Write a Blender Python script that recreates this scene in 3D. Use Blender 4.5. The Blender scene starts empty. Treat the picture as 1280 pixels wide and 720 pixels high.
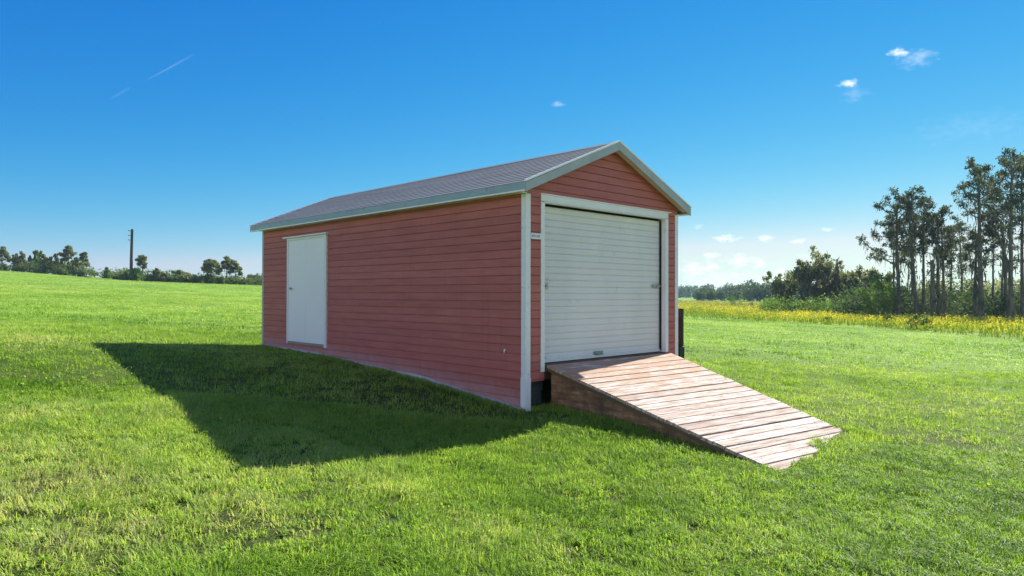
import bpy, math, random
import numpy as np
from mathutils import Vector, Matrix

rng = np.random.default_rng(7)
random.seed(7)
S = bpy.context.scene
COL = S.collection

# ------------------------------------------------------------------ camera
# world: the shed's near corner is the origin, its long wall runs along +Y, its roll-up front along +X
CAM = np.array([-6.38, -6.34, 1.535])
R_ = np.array([0.7190, -0.6950, 0.0020]); F_ = np.array([0.6950, 0.7190, 0.0088])
F_ /= np.linalg.norm(F_); R_ -= F_ * (R_ @ F_); R_ /= np.linalg.norm(R_); U_ = np.cross(R_, F_)
FPX = 861.5
cam = bpy.data.cameras.new('camera'); camo = bpy.data.objects.new('camera', cam); COL.objects.link(camo)
cam.sensor_width = 36; cam.lens = FPX / 1280 * 36; cam.clip_end = 6000; cam.clip_start = 0.05
camo.matrix_world = Matrix(((R_[0], U_[0], -F_[0], CAM[0]), (R_[1], U_[1], -F_[1], CAM[1]),
                            (R_[2], U_[2], -F_[2], CAM[2]), (0, 0, 0, 1)))
S.camera = camo

def dep(u, v, t):
    """survey helper: the world point seen at (u, v) in the photograph at depth t metres"""
    return CAM + t * (F_ + R_ * (u - 640) / FPX + U_ * (360 - v) / FPX)

# ------------------------------------------------------------------ terrain height (multiquadric through surveyed points)
ctrl = [(0, 0, 0), (0, 1.7, .17), (0, 4.5, .335), (0, 7.85, .42), (-2.55, 7.5, .6), (-4, -.6, .07), (-1.8, -.7, -.1),
        (-.6, -.75, -.1), (.35, -1.1, -.03), (.35, -3.2, -.25), (1.2, -3.1, -.265), (3.3, -2.9, -.31), (3.6, 4, .0), (3.6, 8, .15),
        (3.7, 0, -.15), (-2.5, -3.5, -.3), (-6.4, -6.3, -.36), (-6, 0, .12), (1, -6, -.5), (8, -4, -.5), (-7, 8, .75), (6, -12, -.8), (-14, -4, .1)]
for q in [(1280, 428, 38), (1070, 409, 50), (960, 402, 60), (850, 397, 75), (1280, 406, 75), (1100, 400, 85), (1000, 394, 105),
          (900, 386, 150), (0, 338, 130), (60, 343, 128), (120, 349, 125), (200, 353, 120), (328, 357, 110), (-200, 332, 130)]:
    ctrl.append(tuple(dep(*q)))
for a in range(0, 360, 20):
    ca, sa = math.cos(math.radians(a)), math.sin(math.radians(a))
    left = max(0, math.cos(math.radians(a - 115)))
    for r_, zz in ((260, -1.8 + 6 * left), (600, -1.9 + 2 * left), (1050, -2.0)):
        ctrl.append((CAM[0] + r_ * ca, CAM[1] + r_ * sa, zz))
ctrl = np.array(ctrl, float)
def _phi(d2): return np.sqrt(d2 + 0.6 ** 2)
_A = _phi(((ctrl[:, None, :2] - ctrl[None, :, :2]) ** 2).sum(2))
_n = len(ctrl)
_M = np.zeros((_n + 1, _n + 1)); _M[:_n, :_n] = _A + 0.02 * np.eye(_n); _M[:_n, _n] = 1; _M[_n, :_n] = 1
_w = np.linalg.solve(_M, np.append(ctrl[:, 2], 0))
def gz(x, y):
    x = np.asarray(x, float); y = np.asarray(y, float); out = np.full(x.shape, _w[_n])
    for i in range(_n):
        out = out + _w[i] * np.sqrt((x - ctrl[i, 0]) ** 2 + (y - ctrl[i, 1]) ** 2 + .36)
    return out

_tab = rng.random((256, 256))
def vnoise(x, y):
    xi = np.floor(x).astype(int); yi = np.floor(y).astype(int); fx = x - xi; fy = y - yi
    fx = fx * fx * (3 - 2 * fx); fy = fy * fy * (3 - 2 * fy)
    a = _tab[xi & 255, yi & 255]; b = _tab[(xi + 1) & 255, yi & 255]; c = _tab[xi & 255, (yi + 1) & 255]; d = _tab[(xi + 1) & 255, (yi + 1) & 255]
    return (a * (1 - fx) + b * fx) * (1 - fy) + (c * (1 - fx) + d * fx) * fy
def fbm(x, y, o=3):
    s = 0; a = .5
    for _ in range(o):
        s = s + a * vnoise(x, y); x = x * 2.03 + 17.1; y = y * 2.03 + 5.3; a *= .5
    return s / (1 - .5 ** o)
def bumps(x, y):
    return .05 * (fbm(x * 1.6, y * 1.6, 3) - .5)

# ------------------------------------------------------------------ materials
def nodes(name):
    m = bpy.data.materials.new(name); m.use_nodes = True
    nt = m.node_tree; nt.nodes.clear()
    return m, nt, nt.nodes, nt.links
def N(nt, t, **kw):
    n = nt.nodes.new(t)
    for k, v in kw.items():
        if k in n.inputs: n.inputs[k].default_value = v
        else: setattr(n, k, v)
    return n
def ramp(nt, stops):
    n = nt.nodes.new('ShaderNodeValToRGB'); e = n.color_ramp.elements
    while len(e) > 1: e.remove(e[-1])
    e[0].position, e[0].color = stops[0][0], (*stops[0][1], 1)
    for p, c in stops[1:]:
        q = e.new(p); q.color = (*c, 1)
    return n
def mapping(nt, scale=(1, 1, 1), rot=(0, 0, 0), src='Object'):
    tc = nt.nodes.new('ShaderNodeTexCoord'); mp = nt.nodes.new('ShaderNodeMapping')
    mp.inputs['Scale'].default_value = scale; mp.inputs['Rotation'].default_value = rot
    nt.links.new(tc.outputs[src], mp.inputs['Vector']); return mp
def noise(nt, vec, scale, detail=4, rough=.6):
    n = nt.nodes.new('ShaderNodeTexNoise'); n.inputs['Scale'].default_value = scale
    n.inputs['Detail'].default_value = detail; n.inputs['Roughness'].default_value = rough
    if vec is not None: nt.links.new(vec.outputs[0], n.inputs['Vector'])
    return n
def mixc(nt, fac, a, b, mode='MIX'):
    n = nt.nodes.new('ShaderNodeMix'); n.data_type = 'RGBA'; n.blend_type = mode
    for s, v in ((0, fac), (6, a), (7, b)):
        if hasattr(v, 'is_output') or isinstance(v, bpy.types.NodeSocket): nt.links.new(v, n.inputs[s])
        elif s == 0: n.inputs[s].default_value = v
        else: n.inputs[s].default_value = (*v, 1)
    return n.outputs[2]
def math_(nt, op, a, b=None, clamp=False):
    n = nt.nodes.new('ShaderNodeMath'); n.operation = op; n.use_clamp = clamp
    for i, v in enumerate((a, b)):
        if v is None: continue
        if isinstance(v, bpy.types.NodeSocket): nt.links.new(v, n.inputs[i])
        else: n.inputs[i].default_value = v
    return n.outputs[0]
def finish(nt, color, rough=.7, bump=None, bstr=.2, bdist=.01, spec=.3, metal=0):
    p = nt.nodes.new('ShaderNodeBsdfPrincipled'); o = nt.nodes.new('ShaderNodeOutputMaterial')
    if isinstance(color, bpy.types.NodeSocket): nt.links.new(color, p.inputs['Base Color'])
    else: p.inputs['Base Color'].default_value = (*color, 1)
    if isinstance(rough, bpy.types.NodeSocket): nt.links.new(rough, p.inputs['Roughness'])
    else: p.inputs['Roughness'].default_value = rough
    p.inputs['Specular IOR Level'].default_value = spec; p.inputs['Metallic'].default_value = metal
    if bump is not None:
        b = nt.nodes.new('ShaderNodeBump'); b.inputs['Strength'].default_value = bstr; b.inputs['Distance'].default_value = bdist
        nt.links.new(bump, b.inputs['Height']); nt.links.new(b.outputs[0], p.inputs['Normal'])
    nt.links.new(p.outputs[0], o.inputs[0]); return p
def paint(name, c1, c2, scale=3, rough=.55, stretch=(1, 1, 1), dirt=None, spec=.3, metal=0, bstr=.1):
    m, nt, nn, l = nodes(name)
    mp = mapping(nt, stretch); n = noise(nt, mp, scale, 6)
    r = ramp(nt, [(.3, c1), (.7, c2)]); l.new(n.outputs[0], r.inputs[0]); c = r.outputs[0]
    if dirt:
        n2 = noise(nt, mapping(nt, (1, 1, 1)), dirt[1], 8, .7); r2 = ramp(nt, [(dirt[2], (0, 0, 0)), (dirt[2] + .14, (1, 1, 1))]); l.new(n2.outputs[0], r2.inputs[0])
        c = mixc(nt, r2.outputs[0], c, dirt[0])
    n3 = noise(nt, mapping(nt), 60, 3)
    finish(nt, c, rough, n3.outputs[0], bstr, .004, spec, metal); return m
def attr(nt, name):
    a = nt.nodes.new('ShaderNodeAttribute'); a.attribute_name = name; return a
def leafmat(name, stops, trans=.35, tcol=None, rough=.65, spec=.08):
    m, nt, nn, l = nodes(name)
    a = attr(nt, 'rnd'); r = ramp(nt, stops); l.new(a.outputs['Fac'], r.inputs[0])
    p = nt.nodes.new('ShaderNodeBsdfPrincipled'); p.inputs['Roughness'].default_value = rough; p.inputs['Specular IOR Level'].default_value = spec
    l.new(r.outputs[0], p.inputs['Base Color'])
    t = nt.nodes.new('ShaderNodeBsdfTranslucent'); c = mixc(nt, 1.0, r.outputs[0], tcol or (1.25, 1.25, .7), 'MULTIPLY'); l.new(c, t.inputs['Color'])
    x = nt.nodes.new('ShaderNodeMixShader'); x.inputs[0].default_value = trans
    l.new(p.outputs[0], x.inputs[1]); l.new(t.outputs[0], x.inputs[2])
    o = nt.nodes.new('ShaderNodeOutputMaterial'); l.new(x.outputs[0], o.inputs[0]); return m

# ------------------------------------------------------------------ mesh builder
class MB:
    def __init__(s): s.v = []; s.q = []; s.t = []; s.r = []; s.n = 0
    def add(s, v, quads=None, tris=None, rnd=None):
        v = np.asarray(v, float).reshape(-1, 3); b = s.n
        s.v.append(v); s.n += len(v)
        if quads is not None and len(quads): s.q.append(np.asarray(quads, int).reshape(-1, 4) + b)
        if tris is not None and len(tris): s.t.append(np.asarray(tris, int).reshape(-1, 3) + b)
        s.r.append(np.full(len(v), .5 if rnd is None else 0.) if np.isscalar(rnd) or rnd is None else np.asarray(rnd, float))
        if np.isscalar(rnd): s.r[-1][:] = rnd
    def box(s, x0, x1, y0, y1, z0, z1, rnd=None):
        v = [(x, y, z) for z in (z0, z1) for y in (y0, y1) for x in (x0, x1)]
        s.add(v, [(0, 2, 3, 1), (4, 5, 7, 6), (0, 1, 5, 4), (2, 6, 7, 3), (0, 4, 6, 2), (1, 3, 7, 5)], rnd=rnd)
    def prism(s, poly, a0, a1, axis='y', rnd=None):
        """convex quad/tri profile extruded along an axis; profile in (x,z) for y, (y,z) for x"""
        k = len(poly)
        def P(p, a): return (p[0], a, p[1]) if axis == 'y' else (a, p[0], p[1])
        v = [P(p, a0) for p in poly] + [P(p, a1) for p in poly]
        q = [(i, (i + 1) % k, (i + 1) % k + k, i + k) for i in range(k)]
        t = []
        for i in range(1, k - 1): t += [(0, i + 1, i), (k, k + i, k + i + 1)]
        s.add(v, q, t, rnd)
    def tube(s, pts, rad, n=6, cap=True, rnd=None, phase=0):
        pts = np.asarray(pts, float); rad = np.broadcast_to(np.asarray(rad, float), (len(pts),))
        tan = np.gradient(pts, axis=0); tan /= np.linalg.norm(tan, axis=1)[:, None] + 1e-9
        ref = np.array([1., 0, 0]) if abs(tan[0][0]) < .8 else np.array([0, 1., 0])
        vs = []
        ang = np.arange(n) * 2 * math.pi / n + phase
        for p, t, r in zip(pts, tan, rad):
            a = np.cross(t, ref); a /= np.linalg.norm(a) + 1e-9; b = np.cross(t, a)
            vs.append(p + r * (np.cos(ang)[:, None] * a + np.sin(ang)[:, None] * b))
        m = len(pts); q = []
        for i in range(m - 1):
            for j in range(n): q.append((i * n + j, i * n + (j + 1) % n, (i + 1) * n + (j + 1) % n, (i + 1) * n + j))
        t = []
        if cap:
            for i in range(1, n - 1): t += [(0, i, i + 1), ((m - 1) * n, (m - 1) * n + i + 1, (m - 1) * n + i)]
        s.add(np.concatenate(vs), q, t, rnd)
    def leaves(s, c, size, aspect=.6, up=0.0, rnd=None, g=rng):
        """kite-shaped leaves at centres c"""
        c = np.asarray(c, float).reshape(-1, 3); n = len(c)
        a = g.normal(size=(n, 3)); a[:, 2] += up; a /= np.linalg.norm(a, axis=1)[:, None]
        b = np.cross(a, g.normal(size=(n, 3))); b /= np.linalg.norm(b, axis=1)[:, None] + 1e-9
        sz = np.broadcast_to(np.asarray(size, float), (n,)) * g.uniform(.6, 1.3, n)
        a = a * sz[:, None] * .5; b = b * sz[:, None] * .5 * aspect
        nn = np.cross(a, b); nn = nn / (np.linalg.norm(nn, axis=1)[:, None] + 1e-9) * sz[:, None] * .12
        v = np.stack([c - a, c + b + nn, c + a, c - b + nn], 1).reshape(-1, 3)
        r = g.random(n) if rnd is None else np.broadcast_to(rnd, (n,))
        s.add(v, np.arange(4 * n).reshape(n, 4), rnd=np.repeat(r, 4))
    def strands(s, base, length, width, drift=.08, g=rng, rnd=None):
        """thin hanging ribbons"""
        base = np.asarray(base, float).reshape(-1, 3); n = len(base)
        ang = g.uniform(0, math.pi, n); w = np.stack([np.cos(ang), np.sin(ang), np.zeros(n)], 1)
        L = np.broadcast_to(length, (n,)) * g.uniform(.4, 1.3, n); W = np.broadcast_to(width, (n,)) * g.uniform(.6, 1.3, n)
        d = g.normal(size=(n, 3)) * drift; d[:, 2] = -1
        m = base + d * (L * .5)[:, None]; e = base + d * L[:, None] + g.normal(size=(n, 3)) * (.1 * L)[:, None]
        w1 = w * W[:, None] * .5
        v = np.stack([base - w1 * .6, base + w1 * .6, m + w1, m - w1, e], 1).reshape(-1, 3)
        i = np.arange(n)[:, None] * 5
        s.add(v, i + [0, 1, 2, 3], i + [3, 2, 4], np.repeat(g.random(n) if rnd is None else np.broadcast_to(rnd, (n,)), 5))
    def build(s, name, mat, parent=None, smooth=False, bevel=0, shift=None):
        me = bpy.data.meshes.new(name)
        v = np.concatenate(s.v)
        if shift is not None: v = v - np.asarray(shift)
        q = np.concatenate(s.q) if s.q else np.zeros((0, 4), int); t = np.concatenate(s.t) if s.t else np.zeros((0, 3), int)
        me.vertices.add(len(v)); me.vertices.foreach_set('co', v.astype(np.float32).ravel())
        loops = np.concatenate([q.ravel(), t.ravel()]).astype(np.int32)
        me.loops.add(len(loops)); me.loops.foreach_set('vertex_index', loops)
        st = np.concatenate([np.arange(len(q)) * 4, len(q) * 4 + np.arange(len(t)) * 3]).astype(np.int32)
        me.polygons.add(len(st)); me.polygons.foreach_set('loop_start', st)
        try: me.polygons.foreach_set('loop_total', np.concatenate([np.full(len(q), 4), np.full(len(t), 3)]).astype(np.int32))
        except Exception: pass
        me.update(calc_edges=True)
        at = me.attributes.new('rnd', 'FLOAT', 'POINT'); at.data.foreach_set('value', np.concatenate(s.r).astype(np.float32))
        me.polygons.foreach_set('use_smooth', np.full(len(st), bool(smooth)))
        me.validate(); me.materials.append(mat)
        o = bpy.data.objects.new(name, me); COL.objects.link(o)
        if parent is not None: o.parent = parent
        if bevel:
            bm = o.modifiers.new('bevel', 'BEVEL'); bm.width = bevel; bm.segments = 2; bm.limit_method = 'ANGLE'
        return o

def empty(name, loc, label, cat, group=None):
    o = bpy.data.objects.new(name, None); COL.objects.link(o); o.location = loc; o.empty_display_size = .3
    o['label'] = label; o['category'] = cat
    if group: o['group'] = group
    return o
def tag(o, label=None, cat=None, group=None, kind=None):
    for k, v in (('label', label), ('category', cat), ('group', group), ('kind', kind)):
        if v: o[k] = v
    return o
SUN_E = 5.0; SKY_S = .08; SKY_AIR = 1.0; SKY_DUST = 0.0; SKY_OZ = 3.5; CLOUD = (8.2, 8.6, 9.1); FILL_CLOUD = (10.2, 9.5, 8.8); EXPO = 1.05; HAZE = .00027
SKY_GRADE = ((.46, .445, 2.65), (.80, .654, 1.12), (.95, .79, .43))   # value, level and contrast of red, green and blue
NEAR_N, MID_N, FAR_N, FAR2_N = 580000, 440000, 330000, 130000
# ------------------------------------------------------------------ sun and sky
LDIR = Vector((-1.33, -.165, -1.0)).normalized()
sun = bpy.data.lights.new('sun', 'SUN'); sun.energy = SUN_E; sun.angle = math.radians(.5); sun.color = (1.0, .945, .86)
suno = bpy.data.objects.new('sun', sun); COL.objects.link(suno); suno.rotation_euler = LDIR.to_track_quat('-Z', 'Y').to_euler(); suno.location = (30, 5, 30)
w = bpy.data.worlds.new('World'); S.world = w; w.use_nodes = True
nt = w.node_tree; nt.nodes.clear()
sky = nt.nodes.new('ShaderNodeTexSky'); sky.sky_type = 'NISHITA'; sky.sun_disc = False
sky.sun_elevation = math.asin(-LDIR.z); sky.sun_rotation = math.atan2(-LDIR.x, -LDIR.y)
sky.altitude = 30; sky.air_density = SKY_AIR; sky.dust_density = SKY_DUST; sky.ozone_density = SKY_OZ
# colour grade of the sky: each channel gets its own contrast, so it deepens to azure overhead and stays pale at the horizon
srgb = nt.nodes.new('ShaderNodeSeparateColor'); nt.links.new(sky.outputs[0], srgb.inputs[0]); crgb = nt.nodes.new('ShaderNodeCombineColor')
graded = []
for i_, (v0, p0, g0) in enumerate(SKY_GRADE):
    k0 = v0 * (.08 / p0) ** g0 / (SKY_S * 2 ** EXPO)
    chan = math_(nt, 'MULTIPLY', math_(nt, 'POWER', srgb.outputs[i_], g0), k0); graded.append(chan)
graded[0] = math_(nt, 'MINIMUM', graded[0], math_(nt, 'MULTIPLY', graded[1], .84))
for i_ in range(3): nt.links.new(graded[i_], crgb.inputs[i_])
tc = nt.nodes.new('ShaderNodeTexCoord'); sx = nt.nodes.new('ShaderNodeSeparateXYZ'); nt.links.new(tc.outputs['Generated'], sx.inputs[0])
az = math_(nt, 'MULTIPLY', math_(nt, 'ARCTAN2', sx.outputs[1], sx.outputs[0]), 57.29578)
el = math_(nt, 'MULTIPLY', math_(nt, 'ARCSINE', sx.outputs[2]), 57.29578)
cb = nt.nodes.new('ShaderNodeCombineXYZ'); nt.links.new(az, cb.inputs[0]); nt.links.new(math_(nt, 'MULTIPLY', el, 1.7), cb.inputs[1])
nz = nt.nodes.new('ShaderNodeTexNoise'); nz.inputs['Scale'].default_value = 1.35; nz.inputs['Detail'].default_value = 8; nz.inputs['Roughness'].default_value = .62
nt.links.new(cb.outputs[0], nz.inputs['Vector'])
nsub = math_(nt, 'MULTIPLY', math_(nt, 'SUBTRACT', nz.outputs[0], .5), 3.6)
tot = None
# small clouds by compass bearing and elevation: (azimuth, elevation, half width, half height, strength)
for a0, e0, wa, we, st in [(16.4, 17.05, .85, .32, .75), (15.5, 16.5, 1.25, .6, .22), (19.95, 15.45, .65, .3, .75), (19.5, 14.7, 1.0, .7, .1),
                           (42.2, 15.4, .55, .28, .22), (28.7, 4.45, .95, .27, .8), (25.75, 4.4, .62, .27, .7), (23.4, 4.1, .65, .2, .6), (29.85, 3.1, .65, .28, .7),
                           (27.7, 2.65, 1.25, .5, .65), (31.1, 2.0, 1.1, .65, .75), (29.0, 1.0, 4.2, 1.0, .6), (29.9, 2.1, .9, .45, .7), (26.2, 2.4, .7, .4, .6), (24.6, 1.7, .8, .4, .55), (30.9, 5.4, .5, .2, .35), (22.9, 2.9, .6, .2, .3), (21.5, 4.9, .5, .15, .4), (24.8, 1.0, 3.0, 1.1, .45),
                           (12.2, 11.5, 3.6, 1.0, .05), (74.9, 14.6, 1.2, .12, .0)]:
    if st == 0: continue
    dx = math_(nt, 'DIVIDE', math_(nt, 'SUBTRACT', az, a0), wa); dy = math_(nt, 'DIVIDE', math_(nt, 'SUBTRACT', el, e0), we)
    d = math_(nt, 'SQRT', math_(nt, 'ADD', math_(nt, 'MULTIPLY', dx, dx), math_(nt, 'MULTIPLY', dy, dy)))
    k = math_(nt, 'SUBTRACT', 1.15, d); k = math_(nt, 'ADD', k, nsub)
    mr = nt.nodes.new('ShaderNodeMapRange'); mr.interpolation_type = 'SMOOTHSTEP'; mr.inputs['From Min'].default_value = -.1; mr.inputs['From Max'].default_value = 1.5
    mr.inputs['To Max'].default_value = st; nt.links.new(k, mr.inputs['Value'])
    fall = math_(nt, 'SUBTRACT', 2.2, d, True)
    m = math_(nt, 'MULTIPLY', mr.outputs[0], fall)
    tot = m if tot is None else math_(nt, 'MAXIMUM', tot, m)
# a thin broken condensation trail
for a0, e0, a1, e1, st in [(76.3, 13.7, 75.0, 14.7, .06), (74.0, 15.3, 70.75, 17.6, .09)]:
    L_ = math.hypot(a1 - a0, e1 - e0); ux, uy = (a1 - a0) / L_, (e1 - e0) / L_
    px = math_(nt, 'SUBTRACT', az, a0); py = math_(nt, 'SUBTRACT', el, e0)
    al = math_(nt, 'DIVIDE', math_(nt, 'ADD', math_(nt, 'MULTIPLY', px, ux), math_(nt, 'MULTIPLY', py, uy)), L_)
    ac = math_(nt, 'ABSOLUTE', math_(nt, 'SUBTRACT', math_(nt, 'MULTIPLY', px, uy), math_(nt, 'MULTIPLY', py, ux)))
    cross = math_(nt, 'SUBTRACT', 1, math_(nt, 'DIVIDE', ac, .09), True)
    inl = math_(nt, 'SUBTRACT', 1, math_(nt, 'ABSOLUTE', math_(nt, 'SUBTRACT', math_(nt, 'MULTIPLY', al, 2), 1)), True)
    tot = math_(nt, 'MAXIMUM', tot, math_(nt, 'MULTIPLY', math_(nt, 'MULTIPLY', cross, math_(nt, 'SQRT', inl)), st))
# broken clouds added in the unseen sky behind the viewer, filling the shaded walls
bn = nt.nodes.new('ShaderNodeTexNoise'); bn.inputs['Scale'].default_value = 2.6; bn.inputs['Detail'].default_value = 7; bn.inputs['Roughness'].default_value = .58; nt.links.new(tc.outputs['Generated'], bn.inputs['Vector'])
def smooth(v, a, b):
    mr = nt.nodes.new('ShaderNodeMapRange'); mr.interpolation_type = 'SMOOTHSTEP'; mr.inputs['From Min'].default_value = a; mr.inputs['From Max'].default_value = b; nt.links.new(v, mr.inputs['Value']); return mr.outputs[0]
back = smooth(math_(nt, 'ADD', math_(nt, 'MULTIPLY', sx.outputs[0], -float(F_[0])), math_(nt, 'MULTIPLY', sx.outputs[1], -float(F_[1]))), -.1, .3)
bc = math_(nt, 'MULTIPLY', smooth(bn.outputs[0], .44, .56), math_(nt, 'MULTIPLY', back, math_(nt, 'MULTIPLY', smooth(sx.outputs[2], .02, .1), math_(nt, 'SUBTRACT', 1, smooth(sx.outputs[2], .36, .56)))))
sky2 = mixc(nt, bc, crgb.outputs[0], FILL_CLOUD)
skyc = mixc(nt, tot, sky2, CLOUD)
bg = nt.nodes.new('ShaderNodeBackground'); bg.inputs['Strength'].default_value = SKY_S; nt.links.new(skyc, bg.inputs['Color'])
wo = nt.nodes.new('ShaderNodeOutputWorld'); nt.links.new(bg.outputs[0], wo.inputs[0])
vs = S.view_settings; vs.view_transform = 'Standard'; vs.look = 'None'; vs.gamma = 1; vs.use_curve_mapping = False; vs.exposure = EXPO
S.cycles.max_bounces = 8; S.cycles.diffuse_bounces = 4; S.cycles.transmission_bounces = 4; S.cycles.volume_bounces = 0; S.cycles.transparent_max_bounces = 6
S.cycles.use_denoising = True

# ------------------------------------------------------------------ materials
def siding_mat(name, dark, light):
    m, nt, nn, l = nodes(name)
    n1 = noise(nt, mapping(nt, (1.2, 1.2, 9)), 1.4, 6); r = ramp(nt, [(.3, dark), (.7, light)]); l.new(n1.outputs[0], r.inputs[0])
    a = attr(nt, 'rnd'); rb = ramp(nt, [(0, (.93, .91, .91)), (.5, (1, 1, 1)), (1, (1.06, 1.09, 1.1))]); l.new(a.outputs['Fac'], rb.inputs[0])
    # chalky soil splash rising from the grade, which climbs along the wall
    tcn = nt.nodes.new('ShaderNodeTexCoord'); sp = nt.nodes.new('ShaderNodeSeparateXYZ'); l.new(tcn.outputs['Object'], sp.inputs[0])
    grade = math_(nt, 'MULTIPLY', math_(nt, 'SUBTRACT', 1, math_(nt, 'EXPONENT', math_(nt, 'DIVIDE', sp.outputs[1], -3.6))), .462)
    hgt = math_(nt, 'SUBTRACT', sp.outputs[2], grade)
    n2 = noise(nt, mapping(nt, (1, 1, 1)), 5, 8, .7)
    k = math_(nt, 'SUBTRACT', math_(nt, 'ADD', math_(nt, 'MULTIPLY', n2.outputs[0], .4), -.03), hgt)
    mr = nt.nodes.new('ShaderNodeMapRange'); mr.inputs['From Min'].default_value = -.12; mr.inputs['From Max'].default_value = .26; mr.inputs['To Max'].default_value = .62; l.new(k, mr.inputs['Value'])
    c = mixc(nt, mr.outputs[0], mixc(nt, 1, r.outputs[0], rb.outputs[0], 'MULTIPLY'), (.52, .4, .42))
    n4 = noise(nt, mapping(nt, (14, 14, .6)), 1.0, 5, .7); r4 = ramp(nt, [(.52, (1, 1, 1)), (.78, (.72, .68, .68))]); l.new(n4.outputs[0], r4.inputs[0])
    c = mixc(nt, .5, c, r4.outputs[0], 'MULTIPLY')
    n3 = noise(nt, mapping(nt, (6, 6, 60)), 3, 4); finish(nt, c, .55, n3.outputs[0], .15, .004, .3); return m
M = {}
M['siding'] = siding_mat('red_siding', (.385, .107, .09), (.47, .145, .123))
M['white'] = paint('white_paint', (.71, .72, .74), (.78, .79, .81), 4, .5, dirt=((.55, .54, .52), 6, .6))
M['door'] = paint('white_door_paint', (.8, .805, .81), (.84, .845, .85), 1.2, .45, dirt=((.7, .7, .69), 5, .66))
M['curtain'] = paint('pale_curtain_paint', (.6, .6, .605), (.68, .68, .68), 1.5, .42, (1, 1, .3), dirt=((.48, .475, .45), 5, .6), spec=.45)
M['fascia'] = paint('grey_metal_fascia', (.26, .34, .37), (.34, .42, .45), 5, .42, (.5, .5, 3), dirt=((.16, .17, .17), 9, .58), spec=.4)
M['rake'] = paint('pale_metal_rake', (.32, .35, .36), (.4, .42, .43), 4, .45, dirt=((.26, .26, .25), 6, .62), spec=.4)
M['drip'] = paint('bright_drip_edge', (.8, .8, .8), (.85, .85, .85), 4, .4)
M['soffit'] = paint('tan_soffit', (.55, .45, .33), (.62, .52, .4), 4, .6)
M['gap'] = paint('dark_gap', (.015, .015, .016), (.025, .025, .025), 4, .8)
M['steel'] = paint('galvanised_steel', (.32, .31, .27), (.45, .44, .4), 30, .4, metal=.6, spec=.5)
M['blue_steel'] = paint('blue_grey_steel', (.14, .2, .26), (.22, .28, .33), 30, .4, metal=.4, spec=.5)
M['black'] = paint('black_metal', (.008, .008, .01), (.014, .014, .016), 8, .5)
M['concrete'] = paint('concrete_block', (.08, .09, .1), (.14, .155, .16), 12, .9, bstr=.5)
M['footing'] = paint('pale_footing', (.42, .4, .41), (.62, .6, .6), 7, .85, dirt=((.3, .26, .24), 5, .5), bstr=.5)
M['timber'] = paint('dark_timber', (.09, .06, .04), (.15, .1, .065), 6, .8, (1, 8, 8))
M['glyph'] = paint('dark_print', (.05, .07, .09), (.07, .09, .11), 8, .6)

def roof_mat():
    m, nt, nn, l = nodes('shingles')
    tcn = nt.nodes.new('ShaderNodeTexCoord'); sp = nt.nodes.new('ShaderNodeSeparateXYZ'); l.new(tcn.outputs['Object'], sp.inputs[0])
    cbn = nt.nodes.new('ShaderNodeCombineXYZ'); l.new(sp.outputs[1], cbn.inputs[0])
    l.new(math_(nt, 'MULTIPLY', math_(nt, 'ADD', sp.outputs[0], .15), 1.083), cbn.inputs[1])
    b = nt.nodes.new('ShaderNodeTexBrick'); l.new(cbn.outputs[0], b.inputs['Vector'])
    b.inputs['Color1'].default_value = (.15, .18, .19, 1); b.inputs['Color2'].default_value = (.162, .193, .205, 1); b.inputs['Mortar'].default_value = (.135, .16, .17, 1)
    b.inputs['Scale'].default_value = 1; b.inputs['Brick Width'].default_value = .32; b.inputs['Row Height'].default_value = .139; b.inputs['Mortar Size'].default_value = .003
    b.inputs['Bias'].default_value = -.1
    n = noise(nt, mapping(nt, (6.5, .22, 1)), 2.2, 7, .72); r = ramp(nt, [(.34, (.45, .47, .5)), (.64, (1.4, 1.38, 1.4))]); l.new(n.outputs[0], r.inputs[0])
    c = mixc(nt, 1, b.outputs[0], r.outputs[0], 'MULTIPLY')
    g = noise(nt, mapping(nt), 190, 2); c = mixc(nt, .35, c, mixc(nt, g.outputs[0], (.06, .06, .07), (.3, .3, .33)))
    finish(nt, c, .9, g.outputs[0], .4, .004, .2); return m
M['roof'] = roof_mat()

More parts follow.
